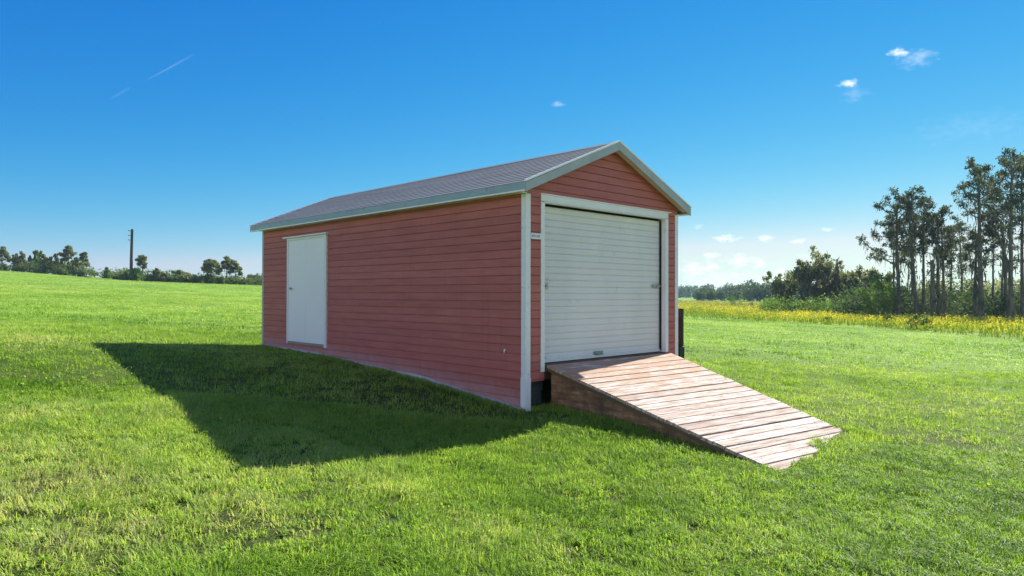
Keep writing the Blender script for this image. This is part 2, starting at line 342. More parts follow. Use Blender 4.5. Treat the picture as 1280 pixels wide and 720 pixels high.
def plank_mat():
    m, nt, nn, l = nodes('weathered_planks')
    a = attr(nt, 'rnd')
    tcn = nt.nodes.new('ShaderNodeTexCoord'); cbn = nt.nodes.new('ShaderNodeCombineXYZ')
    sp = nt.nodes.new('ShaderNodeSeparateXYZ'); l.new(tcn.outputs['Object'], sp.inputs[0])
    l.new(math_(nt, 'ADD', sp.outputs[0], math_(nt, 'MULTIPLY', a.outputs['Fac'], 37)), cbn.inputs[0]); l.new(sp.outputs[1], cbn.inputs[1]); l.new(a.outputs['Fac'], cbn.inputs[2])
    mp = nt.nodes.new('ShaderNodeMapping'); mp.inputs['Scale'].default_value = (1.3, 26, 5); l.new(cbn.outputs[0], mp.inputs[0])
    n1 = noise(nt, mp, 1.6, 7, .65); r1 = ramp(nt, [(.3, (.13, .085, .06)), (.46, (.39, .31, .245)), (.62, (.63, .59, .54))]); l.new(n1.outputs[0], r1.inputs[0])
    tone = ramp(nt, [(0, (.7, .6, .55)), (.35, (.95, .9, .87)), (.7, (1.08, 1.05, 1.05)), (1, (.85, .82, .83))]); l.new(a.outputs['Fac'], tone.inputs[0])
    c = mixc(nt, 1, r1.outputs[0], tone.outputs[0], 'MULTIPLY')
    # orange worn wood showing where the surface was driven over, mostly on the upper half
    mp2 = nt.nodes.new('ShaderNodeMapping'); mp2.inputs['Scale'].default_value = (1, 3.2, 1); l.new(cbn.outputs[0], mp2.inputs[0])
    n2 = noise(nt, mp2, 2.1, 6, .7); w_ = math_(nt, 'ADD', n2.outputs[0], math_(nt, 'MULTIPLY', math_(nt, 'ADD', sp.outputs[1], 1.3), .12))
    r2 = ramp(nt, [(.51, (0, 0, 0)), (.64, (.85, .85, .85))]); l.new(w_, r2.inputs[0])
    c = mixc(nt, r2.outputs[0], c, (.4, .235, .135))
    # knots and grey mould specks
    v = nt.nodes.new('ShaderNodeTexVoronoi'); mp3 = nt.nodes.new('ShaderNodeMapping'); mp3.inputs['Scale'].default_value = (2.1, 6.5, 1); l.new(cbn.outputs[0], mp3.inputs[0]); l.new(mp3.outputs[0], v.inputs['Vector']); v.inputs['Scale'].default_value = 1.6
    n5 = noise(nt, mp2, 9, 3); kd = math_(nt, 'ADD', v.outputs['Distance'], math_(nt, 'MULTIPLY', n5.outputs[0], .16))
    r3 = ramp(nt, [(.15, (1, 1, 1)), (.23, (0, 0, 0))]); l.new(kd, r3.inputs[0])
    c = mixc(nt, math_(nt, 'MULTIPLY', r3.outputs[0], .8), c, (.16, .12, .1))
    n6 = noise(nt, mp2, 5.5, 8, .75); r6 = ramp(nt, [(.56, (0, 0, 0)), (.68, (.75, .75, .75))]); l.new(n6.outputs[0], r6.inputs[0]); c = mixc(nt, r6.outputs[0], c, (.3, .26, .22))
    finish(nt, c, .8, n1.outputs[0], .35, .006, .2); return m
M['plank'] = plank_mat()
def ply_mat():
    m, nt, nn, l = nodes('brown_plywood')
    n1 = noise(nt, mapping(nt, (1, 1.2, 8), (.23, 0, 0)), 2.2, 7, .7); r = ramp(nt, [(.28, (.1, .05, .026)), (.5, (.25, .135, .072)), (.72, (.46, .3, .19))]); l.new(n1.outputs[0], r.inputs[0])
    n2 = noise(nt, mapping(nt), 3.5, 7, .7); r2 = ramp(nt, [(.44, (0, 0, 0)), (.66, (.85, .85, .85))]); l.new(n2.outputs[0], r2.inputs[0])
    c = mixc(nt, r2.outputs[0], r.outputs[0], (.07, .042, .03))
    finish(nt, c, .8, n1.outputs[0], .3, .006, .2); return m
M['ply'] = ply_mat()

def ground_mat():
    m, nt, nn, l = nodes('lawn_ground')
    n1 = noise(nt, mapping(nt), 9, 6, .7); r1 = ramp(nt, [(.3, (.03, .052, .01)), (.5, (.07, .1, .02)), (.75, (.15, .16, .055))]); l.new(n1.outputs[0], r1.inputs[0])
    n2 = noise(nt, mapping(nt, (1, 1, 1)), .22, 7, .68); r2 = ramp(nt, [(.36, (.62, .72, .6)), (.64, (1.3, 1.2, 1.25))]); l.new(n2.outputs[0], r2.inputs[0])
    c = mixc(nt, 1, r1.outputs[0], r2.outputs[0], 'MULTIPLY')
    a = attr(nt, 'rnd')   # 0 lawn near, 1 far lawn, where the sheet itself stands for the sward
    n3 = noise(nt, mapping(nt, (1, 1, 1)), 2.4, 9, .75); r3 = ramp(nt, [(.3, (.1, .2, .02)), (.5, (.17, .31, .03)), (.72, (.28, .39, .07))]); l.new(n3.outputs[0], r3.inputs[0])
    c2 = mixc(nt, 1, r3.outputs[0], r2.outputs[0], 'MULTIPLY')
    c = mixc(nt, a.outputs['Fac'], c, c2)
    b = noise(nt, mapping(nt), 14, 6, .7)
    finish(nt, c, .9, b.outputs[0], .8, .08, .1); return m
M['ground'] = ground_mat()
G_ = [(0, (.07, .165, .017)), (.25, (.175, .325, .036)), (.55, (.315, .475, .078)), (.8, (.46, .57, .16)), (.95, (.53, .53, .26)), (1, (.58, .51, .33))]
M['grass'] = leafmat('grass_blades', G_, .5, (1.3, 1.25, .65), .5, .15)
M['thatch'] = leafmat('dry_thatch', [(0, (.16, .14, .07)), (1, (.3, .27, .15))], .2)
M['meadow'] = leafmat('meadow_plants', [(0, (.12, .2, .03)), (.45, (.3, .38, .05)), (.55, (.6, .55, .05)), (.85, (.72, .62, .07)), (.9, (.4, .31, .13)), (1, (.32, .24, .11))], .45, (1.2, 1.15, .6))
M['pine_leaf'] = leafmat('pine_needles', [(0, (.045, .065, .042)), (.6, (.1, .125, .075)), (1, (.16, .185, .11))], .32)
M['oak_leaf'] = leafmat('oak_leaves', [(0, (.1, .12, .055)), (.6, (.2, .225, .105)), (1, (.3, .31, .17))], .48)
M['bright_leaf'] = leafmat('young_leaves', [(0, (.08, .15, .03)), (.6, (.15, .25, .045)), (1, (.24, .33, .08))], .45)
M['shrub_leaf'] = leafmat('shrub_leaves', [(0, (.06, .095, .03)), (.6, (.13, .185, .055)), (1, (.21, .25, .085))], .4)
M['wood_leaf'] = leafmat('distant_leaves', [(0, (.05, .085, .04)), (.6, (.1, .15, .055)), (1, (.16, .2, .075))], .3)
M['moss'] = leafmat('hanging_moss', [(0, (.16, .155, .125)), (1, (.34, .325, .27))], .35, (1, 1, .9))
M['bark'] = paint('grey_bark', (.075, .064, .055), (.2, .17, .145), 5, .9, (3, 3, .6), bstr=.6)
M['pole'] = paint('tarred_pole', (.045, .035, .03), (.075, .06, .05), 5, .85)
# ------------------------------------------------------------------ ground sheet
mb = MB()
NR, NA = 190, 300
rad = np.concatenate([[0.0], .6 * (1000 / .6) ** (np.arange(NR) / (NR - 1))])
ang = np.arange(NA) * 2 * math.pi / NA
gx = CAM[0] + rad[:, None] * np.cos(ang); gy = CAM[1] + rad[:, None] * np.sin(ang)
hz = gz(gx, gy) + bumps(gx, gy) * np.clip(1 - rad / 60, 0, 1)[:, None]
ii, jj = np.meshgrid(np.arange(NR), np.arange(NA), indexing='ij'); j2 = (jj + 1) % NA
mb.add(np.stack([gx, gy, hz], -1).reshape(-1, 3), np.stack([ii * NA + jj, (ii + 1) * NA + jj, (ii + 1) * NA + j2, ii * NA + j2], -1).reshape(-1, 4),
       rnd=np.maximum(np.clip((rad - 8) / 20, 0, 1)[:, None], np.clip((np.abs((ang - math.atan2(F_[1], F_[0]) + math.pi) % (2 * math.pi) - math.pi) - .95) / .25, 0, 1)[None, :]).ravel())
tag(mb.build('ground', M['ground'], smooth=True), kind='structure')

# ------------------------------------------------------------------ the shed
W, LEN = 3.55, 7.86
SL = .4156; ZE = 2.975; OV = .15
def roof_top(x): return ZE + SL * (x + OV) if x <= W / 2 else ZE + SL * (W + OV - x)
def wall_top(x): return roof_top(x) - .055
shed = empty('storage_shed', (0, 0, 0), 'long red clapboard shed with grey shingle gable roof and white roll-up door', 'shed')
EXP = .1148; Z_REF = 2.707
def boards(zlo, zhi):
    k = math.floor((Z_REF - zlo) / EXP); z = Z_REF - (k + 1) * EXP
    while z < zhi:
        a, b = max(z, zlo), min(z + EXP, zhi)
        if b - a > .004: yield a, b, z
        z += EXP
def lap(mb, P, s0, s1, zlo, zhi, cut=None):
    """lapped boards on a wall; P(s, z, out); cut(s) limits the height (gable slope)"""
    for a, b, zb in boards(zlo, zhi):
        ph = rng.uniform(0, 6.28); rb_ = rng.random()
        def wav(z, f): return .0016 * np.sin(f * 9 + ph + (z > zb + EXP * .5) * .0) if zlo + .002 < z < zhi - .002 else f * 0
        zr = zb + EXP - .012      # each board ends in a rabbet, so the joint is a narrow shadow line
        def cc(z): return cut(z, s0, s1) if cut else (s0, s1)
        def strip(z0, o0, z1, o1):
            (x00, x01), (x10, x11) = cc(z0), cc(z1)
            if x01 - x00 < .01: return
            if x11 - x10 < .01: x10 = x11 = (x10 + x11) / 2
            n_ = max(1, int((x01 - x00) / .4)); f = np.linspace(0, 1, n_ + 1); w0, w1 = wav(z0, f), wav(z1, f)
            v = [P(x00 + (x01 - x00) * t_, z0 + u_, o0) for t_, u_ in zip(f, w0)] + [P(x10 + (x11 - x10) * t_, z1 + u_, o1) for t_, u_ in zip(f, w1)]
            mb.add(v, [(i_, i_ + 1, n_ + 2 + i_, n_ + 1 + i_) for i_ in range(n_)], rnd=rb_)
        if a < zr:
            m_ = min(b, zr); strip(a, .020, m_, .014)
            strip(a, .0, a + .0004, .020)
        if b > zr: strip(max(a, zr) - .0003, .014, max(a, zr), .001); strip(max(a, zr), .001, b, .001)
# left wall
mb = MB(); lap(mb, lambda s, z, o: (-o, s, z), .0, LEN, -.35, 2.86)
mb.box(0.0, .09, .0, LEN, -.4, 2.86); mb.build('side_wall', M['siding'], shed)
mb = MB(); lap(mb, lambda s, z, o: (W + o, s, z), .0, LEN, -.45, 2.86)
mb.box(W - .09, W, .0, LEN, -.5, 2.86); mb.build('side_wall', M['siding'], shed)
def cutg(z, s0, s1):
    d = (z + .055 - ZE) / SL - OV
    return max(s0, d), min(s1, W - d)
# front wall: strips either side of the opening, and the gable above it
OX0, OX1, OZ0, OZ1 = .335, 3.2, .60, 2.77
mb = MB(); Pf = lambda s, z, o: (s, -o, z)
lap(mb, Pf, 0, OX0, .385, OZ1); lap(mb, Pf, OX1, W, .385, OZ1); lap(mb, Pf, 0, W, OZ1, 3.75, cutg)
mb.box(.092, OX0 - .002, .0, .09, .385, OZ1); mb.box(OX1 + .002, W - .092, .0, .09, .385, OZ1)
zt0, zt1 = OZ1, wall_top(.095)
mb.prism([(.095, zt0), (W - .095, zt0), (W - .095, zt1), (W / 2, wall_top(W / 2)), (.095, zt1)], 0, .09)
mb.build('front_wall', M['siding'], shed)
mb = MB(); lap(mb, lambda s, z, o: (s, LEN + o, z), 0, W, -.3, 3.75, lambda z, a, b: cutg(z, a, b) if z > 2.8 else (a, b))
mb.prism([(.095, -.4), (W - .095, -.4), (W - .095, wall_top(.095)), (W / 2, wall_top(W / 2)), (.095, wall_top(.095))], LEN - .09, LEN)
mb.build('rear_wall', M['siding'], shed)
# roof: two slopes of lapped shingle courses
Y0, Y1 = -OV, LEN + OV + .12
mb = MB(); nc = 15
for side in (0, 1):
    for k in range(nc):
        xa, xb = -OV - .012 + (W / 2 + OV + .012) * k / nc, -OV - .012 + (W / 2 + OV + .012) * (k + 1) / nc
        za, zb = ZE + SL * (xa + OV), ZE + SL * (xb + OV)
        pts = [(xa, za - .004), (xa, za + .011), (xb, zb + .003), (xb, zb - .004)]
        if side: pts = [(W - x, z) for x, z in pts][::-1]
        mb.prism(pts[::-1], Y0 - .012, Y1 + .012)
rf = mb.build('roof', M['roof'], shed)
mb = MB()
for side in (0, 1):
    pts = [(-OV, ZE - .045), (-OV, ZE - .006), (W / 2, roof_top(W / 2) - .006), (W / 2, roof_top(W / 2) - .045)]
    if side: pts = [(W - x, z) for x, z in pts][::-1]
    mb.prism(pts[::-1], Y0 + .002, Y1 - .002)
mb.build('roof_deck', M['soffit'], rf)
mb = MB()
for s_ in (-1, 1):
    pts = [(W / 2, 3.79), (W / 2 + s_ * .14, 3.79 - .14 * SL), (W / 2 + s_ * .14, 3.775 - .14 * SL), (W / 2, 3.775)]
    mb.prism(pts if s_ < 0 else pts[::-1], Y0 - .012, Y1 + .012)
mb.build('ridge_cap', M['roof'], rf)
# eave fascias and soffits
for s_ in (0, 1):
    f = (lambda x: x) if not s_ else (lambda x: W - x)
    mb = MB(); xs = sorted((f(-OV - .022), f(-OV))); mb.box(xs[0], xs[1], Y0, Y1, 2.872, ZE - .004)
    ef = mb.build('eave_fascia', M['fascia'], shed, bevel=.003)
    mb = MB(); xs = sorted((f(-OV - .026), f(-OV + .03))); mb.box(xs[0], xs[1], Y0, Y1, 2.853, 2.8715); mb.build('drip_edge', M['drip'], ef)
    mb = MB(); xs = sorted((f(-OV + .03), f(0.0 - .001))); mb.box(xs[0], xs[1], -.018, LEN + .018, 2.854, 2.866); mb.build('soffit', M['drip'], shed)
# rake boards and rake soffits, front and rear
for ya, yb, front in ((Y0 - .022, Y0, 1), (Y1, Y1 + .022, 0)):
    for s_ in (0, 1):
        f = (lambda x: x) if not s_ else (lambda x: W - x)
        mb = MB()
        pts = [(f(-OV - .022), ZE - .122 - .009), (f(-OV - .022), ZE - .013), (f(W / 2), roof_top(W / 2) - .004), (f(W / 2), roof_top(W / 2) - .122)]
        mb.prism(pts if s_ else pts[::-1], ya, yb)
        rk = mb.build('rake_board', M['rake'], shed, bevel=.003)
        mb = MB(); pts = [(f(-OV - .03), ZE - .006), (f(-OV - .03), ZE + .02), (f(W / 2), roof_top(W / 2) + .024), (f(W / 2), roof_top(W / 2) - .002)]
        mb.prism(pts if s_ else pts[::-1], min(ya, yb) - .006, max(ya, yb) + .004); mb.build('drip_edge', M['drip'], rk)
        mb = MB(); pts = [(f(-OV), ZE - .068), (f(-OV), ZE - .056), (f(W / 2), roof_top(W / 2) - .056), (f(W / 2), roof_top(W / 2) - .068)]
        mb.prism(pts if s_ else pts[::-1], *( (Y0 + .002, -.018) if front else (LEN + .018, Y1 - .002))); mb.build('soffit', M['soffit'], shed)
# corner trims
def trim(x, sx, y, sy, zb, zt, name='corner_trim', t=.022, w=.066, mat='white'):
    mb = MB()
    xs = sorted((x + sx * t, x - sx * w)); ys = sorted((y + sy * t, y)); mb.box(xs[0], xs[1], ys[0], ys[1], zb, zt)
    xs = sorted((x + sx * t, x)); ys = sorted((y - sy * .001, y - sy * w)); mb.box(xs[0], xs[1], ys[0], ys[1], zb, zt)
    return mb.build(name, M[mat], shed, bevel=.003)
tr = trim(0, -1, 0, -1, -.25, 2.85)
mb = MB(); mb.box(-.026, .07, -.026, -.0225, -.24, .44); mb.box(-.026, -.0225, -.022, .07, -.24, .44); mb.build('trim_sleeve', M['white'], tr)
for zc in (.49, 1.62, 2.4):
    mb = MB(); mb.tube([(.03, -.022, zc), (.03, -.0255, zc)], .006, 8); mb.build('screw', M['steel'], tr)
    mb = MB(); mb.tube([(-.022, .04, zc), (-.0255, .04, zc)], .006, 8); mb.build('screw', M['steel'], tr)
trim(W, 1, 0, -1, .3, 2.85); trim(0, -1, LEN, 1, -.1, 2.85, w=.05, mat='rake'); trim(W, 1, LEN, 1, -.2, 2.85)
# walk-in door on the long wall
DY0, DY1, DZ0, DZ1 = 5.20, 6.64, .565, 2.585
mb = MB(); mb.box(-.034, -.001, DY0, DY1, DZ0 + .03, DZ1); sd = mb.build('side_door', M['door'], shed, bevel=.003)
mb = MB(); mb.box(-.036, -.0342, (DY0 + DY1) / 2 - .003, (DY0 + DY1) / 2 + .003, DZ0 + .06, DZ1 - .03); mb.build('panel_seam', M['white'], sd)
mb = MB(); mb.box(-.048, -.0, DY0 - .075, DY0, DZ0 - .03, DZ1); mb.box(-.048, 0, DY1, DY1 + .05, DZ0 - .02, DZ1); mb.box(-.05, 0, DY0 - .075, DY1 + .05, DZ1, DZ1 + .045)
fr = mb.build('door_frame', M['white'], sd, bevel=.003)
mb = MB(); mb.box(-.085, -.0, DY0 - .13, DY1 + .17, DZ1 + .047, DZ1 + .075); mb.build('drip_cap', M['white'], fr, bevel=.003)
mb = MB(); mb.box(-.05, -.001, DY0, DY1, DZ0 - .01, DZ0 + .026); mb.build('threshold', M['steel'], sd)
mb = MB(); mb.tube([(-.034, DY1 - .09, 1.64), (-.06, DY1 - .09, 1.64), (-.066, DY1 - .09, 1.64)], [.014, .014, .012], 10); mb.tube([(-.062, DY1 - .09, 1.64), (-.066, DY1 - .2, 1.635)], .011, 8)
mb.tube([(-.034, DY1 - .09, 1.64), (-.039, DY1 - .09, 1.64)], .032, 14); mb.build('handle', M['steel'], sd)
# roll-up door
mb = MB(); nr = 23; zz = []
for k in range(nr):
    for t_, o_ in ((0, -.004), (.07, .005), (.3, .008), (.7, .008), (.93, .004), (.985, -.004)): zz.append((.63 + (2.735 - .63) * (k + t_) / nr, o_))
zz.append((2.735, -.006)); zz = np.array(zz); n = len(zz)
v = np.concatenate([np.stack([np.full(n, OX0 - .02), .10 - zz[:, 1], zz[:, 0]], 1), np.stack([np.full(n, OX1 + .02), .10 - zz[:, 1], zz[:, 0]], 1)])
mb.add(v, [(i, n + i, n + i + 1, i + 1) for i in range(n - 1)]); mb.box(OX0 - .02, OX1 + .02, .107, .12, .63, 2.735)
ru = mb.build('roll_up_door', M['curtain'], shed)
mb = MB(); mb.box(OX0 + .003, OX1 - .003, .075, .106, .604, .645); mb.build('bottom_bar', M['curtain'], ru, bevel=.004)
for xg in (OX0 + .004, OX1 - .016):
    mb = MB(); mb.box(xg, xg + .012, .055, .088, .62, 2.74); mb.build('guide_track', M['gap'], ru)
mb = MB(); mb.box(OX0 + .03, OX0 + .17, .074, .088, 1.60, 1.69); mb.box(OX0 + .02, OX0 + .16, .062, .074, 1.655, 1.678); mb.box(OX0 + .02, OX0 + .13, .062, .074, 1.612, 1.63)
mb.tube([(OX0 + .12, .07, 1.645), (OX0 + .12, .05, 1.645)], .012, 8); mb.build('slide_latch', M['steel'], ru)
mb = MB(); mb.box(OX1 - .22, OX1 - .03, .074, .088, 1.64, 1.70); mb.box(OX1 - .25, OX1 - .02, .06, .074, 1.66, 1.682); mb.tube([(OX1 - .12, .07, 1.67), (OX1 - .12, .045, 1.67), (OX1 - .12, .042, 1.63)], .01, 8); mb.build('slide_latch', M['steel'], ru)
mb = MB(); mb.box(1.5, 1.68, .055, .075, .655, .70); mb.box(1.52, 1.66, .03, .055, .648, .662); mb.build('lift_handle', M['blue_steel'], ru, bevel=.003)
mb = MB(); mb.box(.37, .46, .065, .075, .655, .68); mb.build('lift_handle', M['steel'], ru, bevel=.003)
# white trim round the opening
mb = MB(); mb.box(.262, .332, -.026, .0, .50, 2.775); mb.box(.3325, .336, -.026, .11, .50, 2.76); jl = mb.build('door_jamb', M['white'], shed, bevel=.003)
mb = MB(); mb.box(3.203, 3.275, -.026, .0, .60, 2.775); mb.box(3.1985, 3.2025, -.026, .11, .60, 2.76); mb.build('door_jamb', M['white'], shed, bevel=.003)
mb = MB(); mb.box(.262, 3.275, -.026, .0, 2.777, 2.865); mb.box(.262, 3.275, -.026, .07, 2.7615, 2.7755); hd = mb.build('door_header', M['white'], shed, bevel=.003)
mb = MB(); mb.box(.24, 3.34, -.04, .0, 2.866, 2.878); mb.build('drip_cap', M['drip'], hd)
mb = MB(); mb.box(OX0, OX1, .02, .3, 2.762, 2.80); mb.box(OX0, OX1, .15, .3, .6, 2.8); mb.build('door_pocket', M['gap'], shed)
# floor edge, blocks, little plate, spigot
mb = MB(); mb.box(.095, W - .095, .02, LEN - .1, .50, .596); mb.box(.095, W - .095, .03, .11, .392, .4995); mb.build('floor_frame', M['timber'], shed)
for x0, x1, z0, z1 in ((.16, .55, -.18, .2), (.2, .58, .203, .388)):
    mb = MB(); mb.box(x0, x1, .24, .44, z0, z1); mb.build('foundation_block', M['concrete'], shed, bevel=.006)
mb = MB(); mb.box(.0705, .26, -.030, -.018, 2.262, 2.338); pl = mb.build('name_plate', M['white'], shed, bevel=.002)
mb = MB()
for x0, n_ in ((.083, 4), (.168, 4)):
    for k in range(n_):
        x = x0 + k * .018; mb.box(x, x + .006, -.0312, -.0301, 2.285, 2.318); mb.box(x + .006, x + .013, -.0312, -.0301, 2.285 + .012 * (k % 3), 2.293 + .012 * (k % 3))
mb.build('lettering', M['glyph'], pl)
mb = MB(); mb.tube([(-.01, .366, .79), (-.04, .366, .79), (-.045, .366, .78)], [.011, .011, .008], 10); mb.tube([(-.036, .366, .79), (-.04, .366, .75)], .008, 8); mb.build('vent_cap', M['drip'], shed)

# pale footing edge showing in places between the boards and the grass
ys = np.linspace(.02, LEN - .03, 160); gtop = gz(-.03 + 0 * ys, ys) + .055 + .07 * (fbm(ys * 1.3, 0 * ys + 3, 3) - .42); vs = []
for y_, z_ in zip(ys, gtop): vs += [(-.0235, y_, z_), (-.0215, y_, z_ - .5), (-.046, y_, z_ - .5), (-.044 + rng.uniform(-.004, .004), y_, z_ - .006)]
q = [(i * 4 + j, i * 4 + (j + 1) % 4, (i + 1) * 4 + (j + 1) % 4, (i + 1) * 4 + j) for i in range(159) for j in range(4)]
mb = MB(); mb.add(vs, q); mb.build('footing', M['footing'], shed)

# ------------------------------------------------------------------ the ramp
RX0, RX1 = .378, 3.29
def deck_z(x, y): return .600 + y * (.262 + .061 * (x - RX0) / (RX1 - RX0))
rampo = empty('wooden_ramp', (RX0, 0, 0), 'weathered plank ramp running from the roll-up door down into the grass', 'ramp')
sh = (RX0, 0, 0)
mb = MB(); y = -.035; k = 0; NS = 10
g = np.random.default_rng(5)
while y > -3.45:
    wd = .1275 + g.uniform(-.003, .003); ya, yb = y, y - wd; r_ = g.random()
    xa, xb = RX0 - .012 + g.uniform(-.008, .006), RX1 + .02 + g.uniform(-.012, .012)
    xs = np.linspace(xa, xb, NS + 1); dz = g.uniform(-.004, .004); wob = g.normal(0, .0012, NS + 1)
    top, bot = [], []
    prof = [(ya, -.036), (ya, -.003), (ya - .005, 0), (yb + .005, 0), (yb, -.003), (yb, -.036)]
    vs = []
    for i, x in enumerate(xs):
        for yy, o in prof: vs.append((x, yy + wob[i], deck_z(x, yy) + o + dz))
    q = []
    for i in range(NS):
        for j in range(6): q.append((i * 6 + j, i * 6 + (j + 1) % 6, (i + 1) * 6 + (j + 1) % 6, (i + 1) * 6 + j))
    e = NS * 6
    mb.add(vs, q + [(0, 5, 4, 1), (1, 4, 3, 2), (e, e + 1, e + 4, e + 5), (e + 1, e + 2, e + 3, e + 4)], rnd=r_)
    y -= wd + g.choice([.013, .017, .022]); k += 1
mb.build('plank_deck', M['plank'], rampo, shift=sh)
for xx, sgn in ((RX0 + .004, 1), (RX1 - .004, -1)):
    ys = np.linspace(-.1, -3.3, 24); mb = MB(); vs = []
    for y_ in ys:
        zt = deck_z(xx, y_) - .039; zb = min(float(gz(xx, y_)) - .08, zt - .03)
        vs += [(xx, y_, zt), (xx + sgn * .02, y_, zt), (xx + sgn * .02, y_, zb), (xx, y_, zb)]
    q = []
    for i in range(23):
        for j in range(4): q.append((i * 4 + j, i * 4 + (j + 1) % 4, (i + 1) * 4 + (j + 1) % 4, (i + 1) * 4 + j))
    mb.add(vs, q + [(0, 3, 2, 1), (92, 93, 94, 95)]); mb.build('side_panel', M['ply'], rampo, shift=sh)
    mb = MB(); mb.add([(xx - sgn * .004 + a * sgn, y_, deck_z(xx, y_) - b) for y_ in (-.02, -3.35) for a, b in ((-.012, .0375), (.0, .0375), (.0, .085), (-.012, .085))],
                      [(0, 1, 5, 4), (1, 2, 6, 5), (2, 3, 7, 6), (3, 0, 4, 7), (0, 3, 2, 1), (4, 5, 6, 7)]); mb.build('edge_stringer', M['timber'], rampo, shift=sh)
for xx in (RX0 + .08, 1.35, 2.3, RX1 - .12):
    mb = MB(); mb.add([(xx + a, y_, deck_z(xx, y_) - b) for y_ in (-.05, -2.6) for a, b in ((0, .04), (.04, .04), (.04, .18), (0, .18))],
                      [(0, 1, 5, 4), (1, 2, 6, 5), (2, 3, 7, 6), (3, 0, 4, 7), (0, 3, 2, 1), (4, 5, 6, 7)]); mb.build('joist', M['timber'], rampo, shift=sh)
# black post by the right corner
pb = float(gz(3.74, .03)); po = empty('black_post', (3.74, .03, pb), 'slim black metal post standing at the right front corner of the red shed', 'post')
mb = MB(); mb.box(3.705, 3.775, .0, .07, pb - .1, 1.30); mb.build('upright', M['black'], po, shift=(3.74, .03, pb), bevel=.005)
mb = MB(); mb.box(3.66, 3.72, .075, .09, 1.27, 1.315); mb.build('bracket', M['steel'], po, shift=(3.74, .03, pb))
mb = MB(); mb.box(3.64, 3.79, -.01, .08, pb - .05, .66); mb.build('foot', M['black'], po, shift=(3.74, .03, pb), bevel=.01)
# ------------------------------------------------------------------ trees
def limb(g, p0, d, L, r0, r1, n=6, wob=.08, lift=0.0):
    pts = [np.array(p0, float)]; d = np.array(d, float); d /= np.linalg.norm(d)
    for i in range(n):
        d = d + g.normal(size=3) * wob; d[2] += lift / n; d /= np.linalg.norm(d); pts.append(pts[-1] + d * L / n)
    return np.array(pts), np.linspace(r0, r1, n + 1)
def clump(g, c, r, n, flat=.75):
    q = g.normal(size=(n, 3)); q /= np.linalg.norm(q, axis=1)[:, None]; q *= (g.random(n) ** .45)[:, None] * r; q[:, 2] *= flat
    return np.asarray(c) + q
def make_tree(name, base, label, cat, group, parts, h=None, wd=None):
    e = empty(name, base, label, cat, group)
    if h:      # grow the finished tree to its surveyed height and spread
        al = np.concatenate([v for _, mb, _ in parts for v in mb.v]); kz = h / np.percentile(al[:, 2], 99.8); kx = 1.0
        if wd: r_ = np.hypot(al[:, 0], al[:, 1]); kx = wd * .5 / np.percentile(r_, 97)
        for _, mb, _ in parts: mb.v = [v * np.array([kx, kx, kz]) for v in mb.v]
    for nm, mb, mat in parts:
        if mb.v:
            o = mb.build(nm, M[mat], e, smooth=(nm == 'trunk'))
            if nm == 'hanging_moss': o['kind'] = 'stuff'     # hundreds of strands on one tree
    return e
